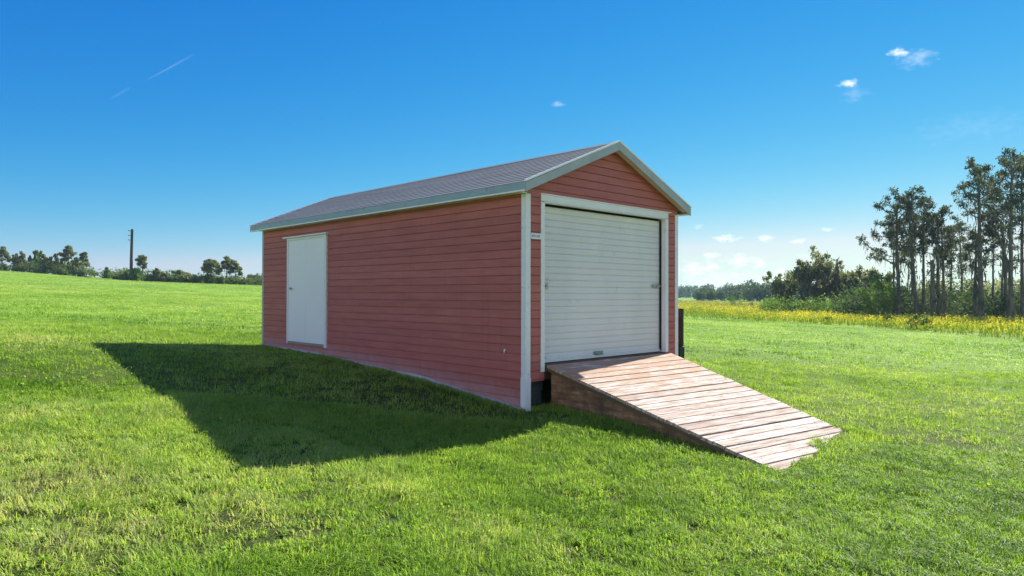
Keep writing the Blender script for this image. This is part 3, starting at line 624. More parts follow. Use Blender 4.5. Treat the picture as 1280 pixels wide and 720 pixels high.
def pine(base, h, label, seed, crown=.55, spread=3.0, r=.2, lean=(0, 0), nb=16, shag=.6, moss=1.0, fork=False, dead=False, leafy=1.0, leaf='pine_leaf', ls=.29, flat=False, group=None, low=None):
    g = np.random.default_rng(seed); T, Cn, Ms, Vn = MB(), MB(), MB(), MB()
    n = 14; tz = np.linspace(0, 1, n + 1)
    wob = np.cumsum(g.normal(0, .012 * h / n * 4, (n + 1, 2)), 0) * .5
    path = np.stack([lean[0] * tz ** 1.2 * h + wob[:, 0], lean[1] * tz ** 1.2 * h + wob[:, 1], tz * h - .15], 1)
    rr = r * (1.0 - .72 * tz) ; rr[0] *= 1.45; rr[1] *= 1.1
    if dead: rr = r * (1 - .25 * tz)
    T.tube(path, rr, 8)
    at = lambda t: np.array([np.interp(t, tz, path[:, k]) for k in range(3)])
    tips = []
    stems = [(at, crown, 1.0)]
    if fork:
        f0 = at(.35); pts, ra = limb(g, f0, (g.choice([-.35, .35]), g.normal() * .2, 1), h * .38, r * .6, r * .25, 7, .05); T.tube(pts, ra, 6)
        stems.append((lambda t, pts=pts: np.array([np.interp(t, np.linspace(0, 1, 8), pts[:, k]) for k in range(3)]), .5, .6))
    for fn, c0, sc in stems:
        m = int(nb * sc)
        for i in range(m):
            t = c0 + (1 - c0) * ((i + g.random()) / m) ** .85; t = min(t, .995)
            a = i * 2.4 + g.normal() * .5; up = g.uniform(-.1, .45) + (t > .9) * .5
            sp = spread * sc * g.uniform(.5, 1.1) * (1.05 - .55 * max(0, (t - c0) / (1 - c0)) ** 2)
            pts, ra = limb(g, fn(t), (math.cos(a), math.sin(a), up), sp, r * .26, .02, 5, .16, .5); T.tube(pts, ra, 4)
            if dead: continue
            ends = [pts[-1], pts[-2] * .5 + pts[-1] * .5]
            for _ in range(g.integers(2, 4)):
                s_ = pts[g.integers(2, 5)]; p2, r2 = limb(g, s_, (math.cos(a + g.normal() * .9), math.sin(a + g.normal() * .9), g.uniform(0, .8)), sp * .42, .04, .015, 3, .15, .3); T.tube(p2, r2, 3); ends.append(p2[-1])
            for e_ in ends:
                k = int(g.integers(18, 42) * leafy); rad_ = g.uniform(.3, .6) * (.7 + .1 * spread)
                Cn.leaves(clump(g, e_, rad_, k, .85), ls, .42, .4, np.clip(g.normal(.45, .22, k), 0, 1), g)
            if moss > 0:
                b = np.concatenate([pts[1:], ends]); b = b[g.random(len(b)) < .3 * moss]
                if len(b): Ms.strands(np.repeat(b, 2, 0) + g.normal(0, .12, (len(b) * 2, 3)), .75 * moss + .2, .085, .1, g)
    if low:     # a single long lower limb (direction, height, length)
        (dx, dy, up), t0, L0 = low; pts, ra = limb(g, at(t0), (dx, dy, up), L0, r * .45, .05, 7, .07); T.tube(pts, ra, 5)
        for e_ in pts[3:]:
            for _ in range(2):
                k = int(g.integers(18, 34)); Cn.leaves(clump(g, e_ + g.normal(0, .3, 3), .45, k), ls, .42, .3, np.clip(g.normal(.4, .2, k), 0, 1), g)
        Ms.strands(np.repeat(pts[2:], 5, 0) + g.normal(0, .25, (5 * len(pts[2:]), 3)), 1.0, .1, .1, g)
    if shag > 0:    # vines, dead twigs and moss hugging the trunk
        k = int(150 * shag * h / 10); t = g.random(k) * (1.0 if not dead else 1) ; P = np.array([at(x) for x in t]); a = g.uniform(0, 6.28, k); rr_ = r * 1.15 + g.exponential(.13, k)
        P[:, 0] += np.cos(a) * rr_; P[:, 1] += np.sin(a) * rr_
        h1 = k // 2
        Vn.strands(P[:h1], .8, .12, .2, g, g.uniform(0, .3, h1)); Vn.leaves(P[h1:], .24, .6, 0, np.clip(g.normal(.25, .2, k - h1), 0, 1), g)
    return make_tree('dead_tree' if dead else 'pine_tree', base, label, 'tree', group, (('trunk', T, 'bark'), ('crown', Cn, leaf), ('hanging_moss', Ms, 'moss'), ('vine', Vn, 'pine_leaf')), h)
def oak(base, h, wd, label, seed, leaf='oak_leaf', moss=1.0, ls=.32, dens=1.0, group=None, trunks=1, skirt=.25, name='oak_tree'):
    g = np.random.default_rng(seed); T, Cn, Ms = MB(), MB(), MB(); ends = []
    for q in range(trunks):
        off = np.array([g.normal() * .12 * wd * (trunks > 1), g.normal() * .12 * wd * (trunks > 1), -.15])
        r0 = .035 * h / math.sqrt(trunks) + .06
        pts, ra = limb(g, off, (g.normal() * .12, g.normal() * .12, 1), h * g.uniform(.38, .5), r0, r0 * .6, 5, .07); ra[0] *= 1.4; T.tube(pts, ra, 8)
        nb = max(5, int(9 / trunks ** .5))
        for i in range(nb):
            a = i * 6.283 / nb + g.normal() * .35; s_ = pts[g.integers(2, 6)]
            up = g.uniform(.05, 1.5) ; L = (wd * .5 if up < .7 else h * .45) * g.uniform(.6, 1.0)
            p2, r2 = limb(g, s_, (math.cos(a), math.sin(a), up), L, r0 * .42, r0 * .12, 6, .14, .3); T.tube(p2, r2, 5)
            for _ in range(6):
                s2 = p2[g.integers(2, 7)]; d = (math.cos(a + g.normal()), math.sin(a + g.normal()), g.uniform(-.25, .9))
                p3, r3 = limb(g, s2, d, L * g.uniform(.3, .5), r0 * .14, .015, 4, .2, .2); T.tube(p3, r3, 3); ends += [p3[-1], p3[2]]
    ends = np.array(ends); ends = ends[ends[:, 2] > h * skirt]
    ends[:, 2] = np.minimum(ends[:, 2], h * .96)
    for e_ in ends:
        k = int(g.integers(20, 48) * dens); rad_ = g.uniform(.5, 1.0) * wd / 8
        Cn.leaves(clump(g, e_, rad_, k, .7), ls, .6, .2, np.clip(g.normal(.45, .22, k), 0, 1), g)
    if moss > 0:
        b = ends[g.random(len(ends)) < .7]
        Ms.strands(np.repeat(b, 3, 0) + g.normal(0, .35, (len(b) * 3, 3)), 1.1 * moss, .12, .1, g)
    return make_tree(name, base, label, 'tree', group, (('trunk', T, 'bark'), ('crown', Cn, leaf), ('hanging_moss', Ms, 'moss')), h, wd)
def shrub(base, h, wd, label, seed, leaf='shrub_leaf', ls=.2, n=900, group=None, cone=False, name='shrub', cat='shrub'):
    g = np.random.default_rng(seed); T, Cn = MB(), MB(); ends = []
    for i in range(9):
        a = i * .7 + g.normal() * .3; p, r_ = limb(g, (g.normal() * .08 * wd, g.normal() * .08 * wd, -.08), (math.cos(a) * wd * .45, math.sin(a) * wd * .45, h * g.uniform(.5, 1)), h * .75, .03 + .006 * h, .012, 5, .12, .4)
        T.tube(p, r_, 4); ends += list(p[1:])
    if cone:
        p = np.array([(0, 0, -.1), (0.05, 0, h * .5), (0, .04, h * .97)]); T.tube(p, [.07, .05, .015], 6)
        for _ in range(46):
            z = h * g.uniform(.06, .97) ; rr = wd * .5 * (1.02 - z / h) ** .8 * g.uniform(.4, 1.05); a = g.uniform(0, 6.28); ends.append(np.array([math.cos(a) * rr, math.sin(a) * rr, z]))
    else:
        for _ in range(26):
            q = g.normal(size=3); q /= np.linalg.norm(q); q[2] = abs(q[2]); q *= g.uniform(.45, .9); ends.append(np.array([q[0] * wd * .5, q[1] * wd * .5, q[2] * h * .92 + .05 * h]))
    ends = np.array(ends); m = max(6, n // len(ends))
    for e_ in ends:
        k = int(m * g.uniform(.5, 1.5)); Cn.leaves(clump(g, e_, g.uniform(.1, .22) * min(wd, h), k, .8), ls, .55, .3, np.clip(g.normal(.45 + g.normal() * .1, .2, k), 0, 1), g)
    return make_tree(name, base, label, cat, group, (('stem', T, 'bark'), ('foliage', Cn, leaf)), h)
def on(u, t, sink=0.0):
    """a spot on the terrain at picture column u and depth t"""
    p = dep(u, 380, t); return np.array([p[0], p[1], float(gz(p[0], p[1])) - sink])
def hgt(base, u, v):
    """height a thing at base must have to reach picture row v"""
    d = (base - CAM); t = d @ F_; return dep(u, v, t)[2] - base[2]
RV = R_[:2] / np.linalg.norm(R_[:2])   # horizontal picture-right, for leaning stems

GP = 'tall moss-hung pines along the meadow edge'
def rp(u, t, vtop, label, seed, lean=0.0, **kw):
    b = on(u, t); h = hgt(b, u + lean * 0, vtop); kw.setdefault('group', GP)
    return pine(b, h, label, seed, lean=(RV[0] * lean, RV[1] * lean), **kw)
rp(1116.5, 81, 282, 'thin pine with one long bare limb slanting out to the left over the oaks', 11, 0.0, crown=.6, spread=2.2, r=.15, nb=9, low=((-RV[0], -RV[1], .6), .64, 5.0))
rp(1123.5, 77, 243, 'leftmost thick-trunked pine of the tall row, broad ragged crown, behind the bright green young tree', 12, -.01, crown=.45, spread=3.6, r=.27, nb=22, shag=.8)
rp(1133, 92, 300, 'short slender pine trunk between the two leftmost thick pines', 13, .03, crown=.65, spread=1.5, r=.13, nb=7, moss=1.6)
rp(1139, 86, 262, 'slim straight pine just left of the trunk that leans left', 14, .005, crown=.6, spread=2.0, r=.14, nb=10, moss=1.4)
rp(1146, 76, 233, 'tall thick pine whose dark trunk leans left as it rises', 15, -.055, crown=.55, spread=3.0, r=.25, nb=17, shag=.9)
rp(1154, 77, 243, 'straight pale-trunked pine with a rounded crown, left of the broken snag', 16, .008, crown=.62, spread=2.7, r=.2, nb=14, shag=.4)
rp(1166, 74, 324, 'short dead snag with a snapped shaggy top', 17, 0, crown=.8, spread=.9, r=.25, nb=5, shag=1.4, dead=True, moss=1.3, group='dead snags among the tall pines')
rp(1173.5, 75, 258, 'dark upright pine directly right of the broken snag', 18, -.004, crown=.55, spread=2.7, r=.24, nb=16, shag=.8)
rp(1180.5, 76, 272, 'leaning slender pine whose trunk stands second right of the broken snag', 19, -.03, crown=.5, spread=2.4, r=.2, nb=13, moss=1.3)
rp(1188, 95, 280, 'smaller pine standing back in the gap left of the tallest pine', 20, .02, crown=.5, spread=3.0, r=.17, nb=14, moss=1.2)
rp(1204, 100, 268, 'open pine set far back in the wide bright gap, short visible trunk', 21, -.02, crown=.42, spread=3.6, r=.2, nb=17, moss=1.2)
rp(1217.5, 73.5, 285, 'pale trunk close beside the tallest pine on its left', 22, .02, crown=.6, spread=2.4, r=.24, nb=12, shag=.7, moss=1.3)
rp(1225, 72, 197, 'tallest pine, rising above all the others with a shaggy dark trunk and high forked top', 23, -.012, crown=.66, spread=3.3, r=.3, nb=20, shag=1.8, moss=1.2)
rp(1240.5, 84, 222, 'thin tall pine right of the tallest pine', 24, .004, crown=.68, spread=2.2, r=.14, nb=13, shag=.3)
rp(1252, 92, 262, 'bushy mid-height pine in the gap before the pale leaning trunk', 28, .01, crown=.45, spread=3.0, r=.17, nb=15, moss=1.2)
rp(1262.5, 71, 196, 'pale-footed pine leaning right with a stout side stem', 25, .012, crown=.6, spread=3.0, r=.27, nb=17, fork=True, shag=.8)
rp(1259, 80, 274, 'bare forked snag rising just left of the pale-footed leaning pine', 29, -.06, crown=.85, spread=1.2, r=.2, nb=5, dead=True, shag=.8, group='dead snags among the tall pines')
rp(1277, 76, 183, 'pine at the right border of the view with a high crown', 26, .004, crown=.58, spread=3.6, r=.22, nb=20, shag=.6)
rp(1294, 74, 200, 'pine just past the right border whose branches reach into view', 27, 0, crown=.5, spread=3.6, r=.24, nb=18)

GO = 'moss-draped oaks left of the tall pines'
def ro(u, t, vtop, wpx, label, seed, **kw):
    b = on(u, t); h = hgt(b, u, vtop); kw.setdefault('group', GO); return oak(b, h, wpx * t / FPX, label, seed, **kw)
ro(1003, 104, 309, 70, 'big dark moss-hung oak at the left end of the wood, tallest of the oaks', 31, ls=.36, dens=1.8, moss=1.0)
ro(985, 108, 340, 46, 'low rounded oak tucked under the left side of the big dark oak', 32, ls=.36, dens=1.5)
ro(1030, 106, 327, 52, 'grey-green oak directly right of the big dark oak, thick with moss', 33, ls=.36, dens=1.6, moss=1.5)
rp(1046, 104, 321, 'bare-topped dead tree spiking up between the grey-green oaks', 34, 0, crown=.6, spread=2.0, r=.16, nb=14, dead=True, shag=.6, group='dead snags among the tall pines')
ro(1057, 108, 337, 50, 'low oak with greyish crown right of the bare-topped dead tree', 35, ls=.36, dens=1.5, moss=1.4)
ro(1083, 100, 333, 52, 'dark oak behind the bright green young tree', 36, ls=.36, dens=1.6)
ro(1104, 104, 342, 44, 'dark rounded oak between the bright young tree and the first tall pine trunk', 37, ls=.36, dens=1.5)
b = on(1098, 76); shrub(b, hgt(b, 1098, 342), 3.9, 'bright green young tree at the foot of the dark oaks', 38, 'bright_leaf', .26, 2600, cone=True, name='young_tree', cat='tree')

# understorey along the foot of the wood: dense brush nobody could count
T_, Lf = MB(), MB(); g = np.random.default_rng(40)
for _ in range(260):
    u = g.uniform(1065, 1420); t = g.uniform(79, 104); p = on(u, t); hh = g.uniform(1.8, 4.8) * (1.0 if g.random() < .75 else 1.3); ww = g.uniform(1.6, 3.2)
    c = np.array([p[0], p[1], p[2] + hh * .5]); k = 170; q = g.normal(size=(k, 3)); q /= np.linalg.norm(q, axis=1)[:, None]; q *= (g.random(k) ** .5)[:, None] * np.array([ww, ww, hh * .55])
    Lf.leaves(c + q, .36, .6, .2, np.clip(g.normal(.38 + g.normal() * .12, .2, k), 0, 1), g)
    if g.random() < .5: T_.tube([p + (0, 0, -.1), p + (g.normal() * .3, g.normal() * .3, hh)], [.06, .03], 5)
tag(Lf.build('understorey', M['wood_leaf']), 'dense dark brush filling the foot of the wood between the pine trunks', 'brush', kind='stuff')
# light wood seen through the gaps far behind the trunks
Lf = MB()
for _ in range(150):
    u = g.uniform(1150, 1480); t = g.uniform(130, 190); p = on(u, t); hh = g.uniform(4.5, 8.5); ww = g.uniform(2.5, 5)
    k = 120; q = g.normal(size=(k, 3)); q /= np.linalg.norm(q, axis=1)[:, None]; q *= (g.random(k) ** .5)[:, None] * np.array([ww, ww, hh * .5])
    Lf.leaves(np.array([p[0], p[1], p[2] + hh * .5]) + q, .75, .6, .2, np.clip(g.normal(.6, .2, k), 0, 1), g)
tag(Lf.build('woodland', M['oak_leaf']), 'paler wood far behind the tall pine trunks', 'wood', kind='stuff')
# bright brush in front of the oaks
Lf = MB()
for _ in range(90):
    u = g.uniform(955, 1110); t = g.uniform(92, 102); p = on(u, t); hh = g.uniform(1.8, 3.2); ww = g.uniform(.9, 1.8)
    k = 110; q = g.normal(size=(k, 3)); q /= np.linalg.norm(q, axis=1)[:, None]; q *= (g.random(k) ** .5)[:, None] * np.array([ww, ww, hh * .55])
    Lf.leaves(np.array([p[0], p[1], p[2] + hh * .5]) + q, .3, .55, .2, np.clip(g.normal(.45 + g.normal() * .15, .22, k), 0, 1), g)
tag(Lf.build('brush', M['bright_leaf']), 'light green brush in front of the moss-draped oaks', 'brush', kind='stuff')
# far treelines on the horizon
def treeline(u0, u1, t0, t1, n, h0, h1, ls, k, label, seed, extra=None):
    g = np.random.default_rng(seed); Lf = MB()
    for i in range(n):
        u = g.uniform(u0, u1); t = g.uniform(t0, t1); p = on(u, t); hh = g.uniform(h0, h1); ww = hh * g.uniform(.35, .6)
        if extra: hh *= extra(u)
        q = g.normal(size=(k, 3)); q /= np.linalg.norm(q, axis=1)[:, None]; q *= (g.random(k) ** .4)[:, None] * np.array([ww, ww, hh * .5])
        Lf.leaves(np.array([p[0], p[1], p[2] + hh * .5]) + q, ls, .7, .2, np.clip(g.normal(.45 + g.normal() * .15, .2, k), 0, 1), g)
    return tag(Lf.build('far_wood', M['wood_leaf']), label, 'wood', kind='stuff')
treeline(560, 1130, 560, 690, 300, 9, 13.5, 1.7, 150, 'hazy wood along the far horizon right of the shed', 51)
treeline(872, 1010, 270, 330, 70, 4.5, 7.5, 1.0, 220, 'blue-shaded nearer wood left of the big dark oak', 52, lambda u: 1.25 if 925 < u < 960 else (.8 if u < 915 else 1))
# single bushes standing in the meadow
for u, t, h, wd, lab, sd, lf in [(919, 135, 3.2, 4.6, 'lone round bush far out in the meadow against the blue wood', 61, 'bright_leaf'), (936, 140, 2.0, 3.4, 'smaller bush just right of the lone round bush in the far meadow', 62, 'shrub_leaf'),
                                 (1150, 50, 1.15, 2.1, 'dark bramble bush among the yellow meadow plants below the tall pines', 63, 'shrub_leaf'), (1035, 58, .65, .75, 'small brown clump in the meadow below the moss-draped oaks', 64, 'shrub_leaf'),
                                 (1110, 55, 1.1, 1.0, 'upright weedy shrub in the yellow meadow below the leftmost tall pines', 65, 'shrub_leaf')]:
    shrub(on(u, t), h, wd, lab, sd, lf, .16 if h > .5 else .1, 900)

# ------------------------------------------------------------------ the hill crest on the left
GH = 'trees on the hill crest left of the shed'
def lo(u, t, vtop, wpx, label, seed, **kw):
    b = on(u, t, .3); h = hgt(b, u, vtop); kw.setdefault('group', GH); kw.setdefault('moss', 0); kw.setdefault('ls', .42); return oak(b, h, wpx * t / FPX, label, seed, **kw)
def lp(u, t, vtop, label, seed, lean=0.0, **kw):
    b = on(u, t, .3); h = hgt(b, u, vtop); kw.setdefault('group', GH); kw.setdefault('moss', .5); kw.setdefault('ls', .36); kw['leafy'] = 1.9; kw['spread'] = kw.get('spread', 2) * .72; kw['crown'] = max(.42, kw.get('crown', .5)); kw.setdefault('leaf', 'oak_leaf'); return pine(b, h, label, seed, lean=(RV[0] * lean, RV[1] * lean), **kw)
lp(2, 138, 308, 'pine cut by the left border on the hill crest', 71, 0, crown=.35, spread=2.2, r=.17, nb=14)
def lsx(u, t, vtop, wpx, label, seed, leaf='shrub_leaf', **kw):
    b = on(u, t, .3); shrub(b, hgt(b, u, vtop), wpx * t / FPX, label, seed, leaf, .4, 900, group='bushes on the hill crest left of the shed', **kw)
lsx(3, 134, 329, 16, 'bush at the foot of the pine by the left border', 72)
lo(27, 138, 315, 18, 'dull green oak at the left end of the hilltop clump', 73, dens=1.3, skirt=.1)
lo(41, 140, 313, 17, 'bright yellow-green tree in the hilltop clump', 74, leaf='bright_leaf', dens=1.4, skirt=.1)
lo(56, 137, 318, 15, 'dark green oak right of the bright tree in the hilltop clump', 75, dens=1.4, skirt=.1)
lsx(22, 134, 330, 14, 'dark low bush under the left end of the hilltop clump', 76)
lsx(50, 133, 333, 20, 'shadowy bush under the middle of the hilltop clump', 77)
lo(72, 138, 317, 16, 'dark oak left of the tall hilltop pine', 78, dens=1.3, skirt=.1)
lp(85, 137, 307, 'tallest pine of the hilltop clump', 79, 0, crown=.4, spread=2.2, r=.17, nb=16)
lo(91, 136, 324, 14, 'rounded oak at the right foot of the tallest hilltop pine', 80, dens=1.3, skirt=.1)
lsx(77, 132, 335, 18, 'pale bush under the tallest hilltop pine', 81)
lp(103.5, 138, 315, 'slim round-headed pine right of the hilltop clump', 82, 0, crown=.5, spread=1.7, r=.14, nb=12)
lsx(101, 132, 337, 13, 'bush at the foot of the slim round-headed pine', 83)
lp(117.5, 150, 338, 'tiny distant pine between the slim pine and the cone-shaped tree', 84, 0, crown=.4, spread=1.2, r=.1, nb=8)
lsx(109, 130, 345, 10, 'low bush at the end of the hilltop clump', 85)
b = on(133, 134, .3); shrub(b, hgt(b, 133, 334), 9 * 134 / FPX, 'small cone-shaped tree alone on the hill crest left of the utility pole', 86, 'shrub_leaf', .35, 900, cone=True, name='young_tree', cat='tree')
lsx(146, 132, 344, 12, 'low bush between the cone-shaped tree and the utility pole', 87)
lsx(156, 130, 340, 14, 'rounded bush left of the utility pole foot', 88)
lsx(170, 131, 334, 15, 'pale green bush right of the utility pole foot', 89, 'bright_leaf')
lp(177.5, 132, 319, 'single round-headed pine right of the utility pole', 90, 0, crown=.55, spread=1.5, r=.13, nb=12)
lsx(186, 129, 342, 12, 'small bush under the single round-headed pine', 91)
lo(199, 130, 336, 20, 'broad low oak midway between the pole and the oak grove', 92, dens=1.2, skirt=.05)
lsx(212, 128, 345, 13, 'low bush right of the broad low oak', 93)
lo(233, 128, 338, 30, 'wide dark thicket oak before the open pine grove', 94, dens=1.5, skirt=.03, trunks=2)
lsx(221, 126, 343, 14, 'bush at the left foot of the wide dark thicket', 95); lsx(247, 125, 344, 14, 'bush at the right foot of the wide dark thicket', 96)
lp(264, 126, 324, 'upright ragged pine at the left of the open grove', 97, 0, crown=.42, spread=2.6, r=.15, nb=20)
lsx(260, 122, 342, 13, 'dark bush under the upright ragged pine', 98)
lp(283.5, 125, 320, 'taller open-crowned pine in the middle of the grove', 99, 0, crown=.5, spread=1.9, r=.14, nb=13)
lp(294, 125, 328, 'shorter pine at the right of the open grove', 100, 0, crown=.55, spread=1.4, r=.13, nb=11)
lsx(275, 121, 345, 16, 'brownish bush under the open grove', 101); lsx(290, 120, 347, 14, 'bush under the shorter grove pine', 102)
lsx(303, 119, 349, 12, 'last low bush right of the open grove', 103)
for q, (u, w_) in enumerate([(313, 12), (322, 14), (335, 16)]):
    lo(u, 190, 343 - q, w_, ['left of three far round trees beside the shed wall', 'middle of three far round trees beside the shed wall', 'right of three far round trees, partly behind the shed wall'][q], 105 + q, dens=1.2, skirt=.05, ls=.5)
Lf = MB(); g = np.random.default_rng(120)
for _ in range(120):
    u = g.uniform(-60, 345); t = g.uniform(134, 150); p = on(u, t); hh = g.uniform(1.2, 2.7) * (1.25 if 20 < u < 110 else 1); ww = g.uniform(1.4, 2.6)
    if 112 < u < 128 or 6 < u < 17: continue
    k = 130; q = g.normal(size=(k, 3)); q /= np.linalg.norm(q, axis=1)[:, None]; q *= (g.random(k) ** .5)[:, None] * np.array([ww, ww, hh * .55])
    Lf.leaves(np.array([p[0], p[1], p[2] + hh * .5]) + q, .42, .6, .2, np.clip(g.normal(.45 + g.normal() * .15, .2, k), 0, 1), g)
tag(Lf.build('hedgerow', M['shrub_leaf']), 'continuous low hedgerow of brush along the hill crest behind the trees', 'hedge', kind='stuff')
# utility pole
b = on(163.5, 131, .5); h = hgt(b, 164.5, 286.5)
up = empty('utility_pole', tuple(b), 'dark wooden utility pole on the hill crest, with three short insulator brackets', 'utility pole')
mb = MB(); mb.tube([(0, 0, 0), (RV[0] * .05, RV[1] * .05, h * .5), (RV[0] * .15, RV[1] * .15, h)], [.3, .26, .22], 10); mb.build('pole', M['pole'], up, smooth=True)
for z in (h - .35, h - 1.25, h - 2.1):
    mb = MB(); mb.tube([(0, 0, z), (-RV[0] * .5, -RV[1] * .5, z + .06)], .05, 6); br = mb.build('bracket', M['pole'], up)
    mb = MB(); mb.tube([(-RV[0] * .5, -RV[1] * .5, z), (-RV[0] * .5, -RV[1] * .5, z + .1), (-RV[0] * .5, -RV[1] * .5, z + .22)], [.06, .08, .04], 8); mb.build('insulator', M['concrete'], br)
# ------------------------------------------------------------------ grass, as real blades
g = np.random.default_rng(99)
DRY = [dep(40, 612, 4.9)[:2], dep(120, 690, 4.2)[:2], dep(640, 655, 4.9)[:2], dep(30, 520, 7)[:2], dep(1180, 520, 9)[:2], dep(330, 640, 4.8)[:2]]
def dryness(x, y):
    d = 0
    for c in DRY: d = np.maximum(d, 1 - np.hypot(x - c[0], (y - c[1])) / .75)
    return np.clip(d, 0, 1)
# meadow edge in plan: polyline of lawn/meadow border
EDGE = np.array([dep(u, 400, t)[:2] for u, t in [(1700, 30), (1420, 34), (1280, 39), (1180, 44), (1070, 51), (960, 61), (850, 77), (700, 100), (560, 130)]])
def edge_side(x, y):
    """distance past the border (positive = meadow)"""
    rel = np.stack([x - CAM[0], y - CAM[1]], -1); dd = rel @ F_[:2]; ss = (rel @ RV) / np.maximum(dd, 1e-3)
    es = np.array([((e - CAM[:2]) @ RV) / ((e - CAM[:2]) @ F_[:2]) for e in EDGE]); ed = np.array([(e - CAM[:2]) @ F_[:2] for e in EDGE])
    o = np.argsort(es); e_ = np.interp(ss, es[o], ed[o], left=1e9); return dd - e_
def field(n, t0, t1, smax=.86, p=2.0, smin=0.0):
    t = (g.random(n) * (t1 ** p - t0 ** p) + t0 ** p) ** (1 / p); s = g.uniform(-smax, smax, n) if not smin else g.uniform(smin, smax, n) * g.choice([-1, 1], n)
    Fh = F_[:2] / np.linalg.norm(F_[:2])
    return CAM[0] + t * (Fh[0] + s * RV[0]), CAM[1] + t * (Fh[1] + s * RV[1]), t
def keep(x, y):
    k = ~((x > -.012) & (x < W + .02) & (y > -.01) & (y < LEN + .02))
    inr = (x > RX0 - .0) & (x < RX1 + .01) & (y > -3.46) & (y < 0.02)
    k &= ~(inr & (y > -3.25 + .1 * vnoise(x * 5, y * 5)) & (deck_z(x, y) > gz(x, y) + .035 - .09 * np.clip(1.5 - x, 0, 1) - .05 * (vnoise(x * 3, y * 3) > .55)))
    return k
def blades(mb, x, y, h, wd, lean, rnd, three=False, az=None):
    n = len(x); z = gz(x, y) + bumps(x, y) - .008
    a = g.uniform(0, 2 * math.pi, n) if az is None else az + g.normal(0, .8, n); d = np.stack([np.cos(a), np.sin(a), np.zeros(n)], 1)
    b = a + math.pi / 2 + g.normal(0, .5, n); s = np.stack([np.cos(b), np.sin(b), np.zeros(n)], 1) * (wd * .5)[:, None]
    P = np.stack([x, y, z], 1); up = np.array([0, 0, 1.])
    mid = P + up * (h * .62)[:, None] + d * (h * lean * .4)[:, None]
    tip = P + up * (h * np.maximum(.35, 1 - .4 * lean ** 2))[:, None] + d * (h * lean)[:, None]
    if three:
        v = np.stack([P - s, P + s, tip], 1).reshape(-1, 3); mb.add(v, None, np.arange(3 * n).reshape(n, 3), np.repeat(rnd, 3))
    else:
        v = np.stack([P - s, P + s, mid + s * .8, mid - s * .8, tip], 1).reshape(-1, 3); i = np.arange(n)[:, None] * 5
        mb.add(v, i + [0, 1, 2, 3], i + [3, 2, 4], np.repeat(rnd, 5))
def lawn(mb, n, t0, t1, h0, w0, per, spr, three, p=2.0, fine=1.0, side=False):
    cx, cy, t = field(n // per, t0, t1, p=p) if not side else field(n // per, t0, t1, 1.9, p, .84)
    lush = fbm(cx * 1.1, cy * 1.1, 3); hole = vnoise(cx * 9 / fine, cy * 9 / fine) * .55 + vnoise(cx * 19 / fine + 50, cy * 19 / fine) * .45
    dr = dryness(cx, cy) * (fbm(cx * 5, cy * 5, 2) + .3)
    k = (g.random(len(cx)) < np.clip(.75 + .8 * (lush - .35), .6, 1)) & (hole > .3 + .05 * g.normal(size=len(cx))) & (g.random(len(cx)) > dr * .75) & (edge_side(cx, cy) < .5)
    cx, cy, lush, dr, hole = cx[k], cy[k], lush[k], dr[k], hole[k]
    hh = h0 * (.5 + .7 * lush + .5 * (hole - .4))
    rel_ = (cx - CAM[0]) * RV[0] + (cy - CAM[1]) * RV[1]
    tone = g.normal(.5, .12, len(cx)) - .12 * np.clip(rel_ / 7 + .2, 0, 1) + .95 * (fbm(cx * .22 + 9, cy * .22, 4) - .5) + .35 * (fbm(cx * 1.3, cy * 1.3 + 31, 2) - .5) + dr * .35
    az = np.repeat(g.uniform(0, 6.283, len(cx)) * .35 + 6.283 * fbm(cx * 2.5, cy * 2.5 + 11, 2) * 2, per)
    x = np.repeat(cx, per) + g.normal(0, spr, per * len(cx)); y = np.repeat(cy, per) + g.normal(0, spr, per * len(cx))
    hh = np.repeat(hh, per) * g.uniform(.5, 1.3, len(x)); tone = np.clip(np.repeat(tone, per) + g.normal(0, .13, len(x)), 0, .96)
    k = keep(x, y); x, y, hh, tone, az = x[k], y[k], hh[k], tone[k], az[k]
    blades(mb, x, y, hh, w0 * g.uniform(.6, 1.3, len(x)), np.abs(g.normal(.85, .45, len(x))), tone, three, az)
mb = MB()
lawn(mb, NEAR_N, 2.9, 8.5, .075, .0062, 9, .028, False)
lawn(mb, MID_N, 8.2, 19, .078, .011, 8, .045, True, 2.0, 1.6)
lawn(mb, FAR_N, 18, 60, .085, .03, 6, .11, True, 1.6, 4)
lawn(mb, FAR2_N, 55, 150, .1, .08, 5, .25, True, 1.4, 9)
# the same sward carried on either side, beyond the edges of the view
lawn(mb, int(NEAR_N * .35), 1.2, 8.5, .075, .009, 9, .032, True, 2.0, 1.0, True)
lawn(mb, int(MID_N * .4), 8.2, 19, .078, .015, 8, .05, True, 2.0, 1.6, True)
lawn(mb, int(FAR_N * .5), 18, 60, .085, .036, 6, .12, True, 1.6, 4, True)
# uncut fringe against the walls, the post and the ramp
def fringe(x, y, h):
    k = keep(x, y); x, y = x[k], y[k]; blades(mb, x, y, h * g.uniform(.5, 1.3, len(x)), .007 * g.uniform(.7, 1.3, len(x)), np.abs(g.normal(.45, .3, len(x))), np.clip(g.normal(.45, .2, len(x)), 0, 1))
n = 3600; fringe(-np.abs(g.normal(.05, .04, n)) - .05, g.uniform(-.05, LEN, n), .065)
n = 2600; yy = g.uniform(-3.0, -.1, n); fringe(RX0 - np.abs(g.normal(.05, .05, n)), yy, .11 + .022 * yy)
n = 1300; fringe(g.uniform(RX0 + .7, RX1 + .1, n), g.normal(-3.15, .12, n), .09)
n = 1800; fringe(RX1 + np.abs(g.normal(.05, .05, n)), g.uniform(-3.2, 0, n), .11)
n = 500; fringe(g.uniform(.08, .36, n), g.uniform(-.1, .1, n), .08)
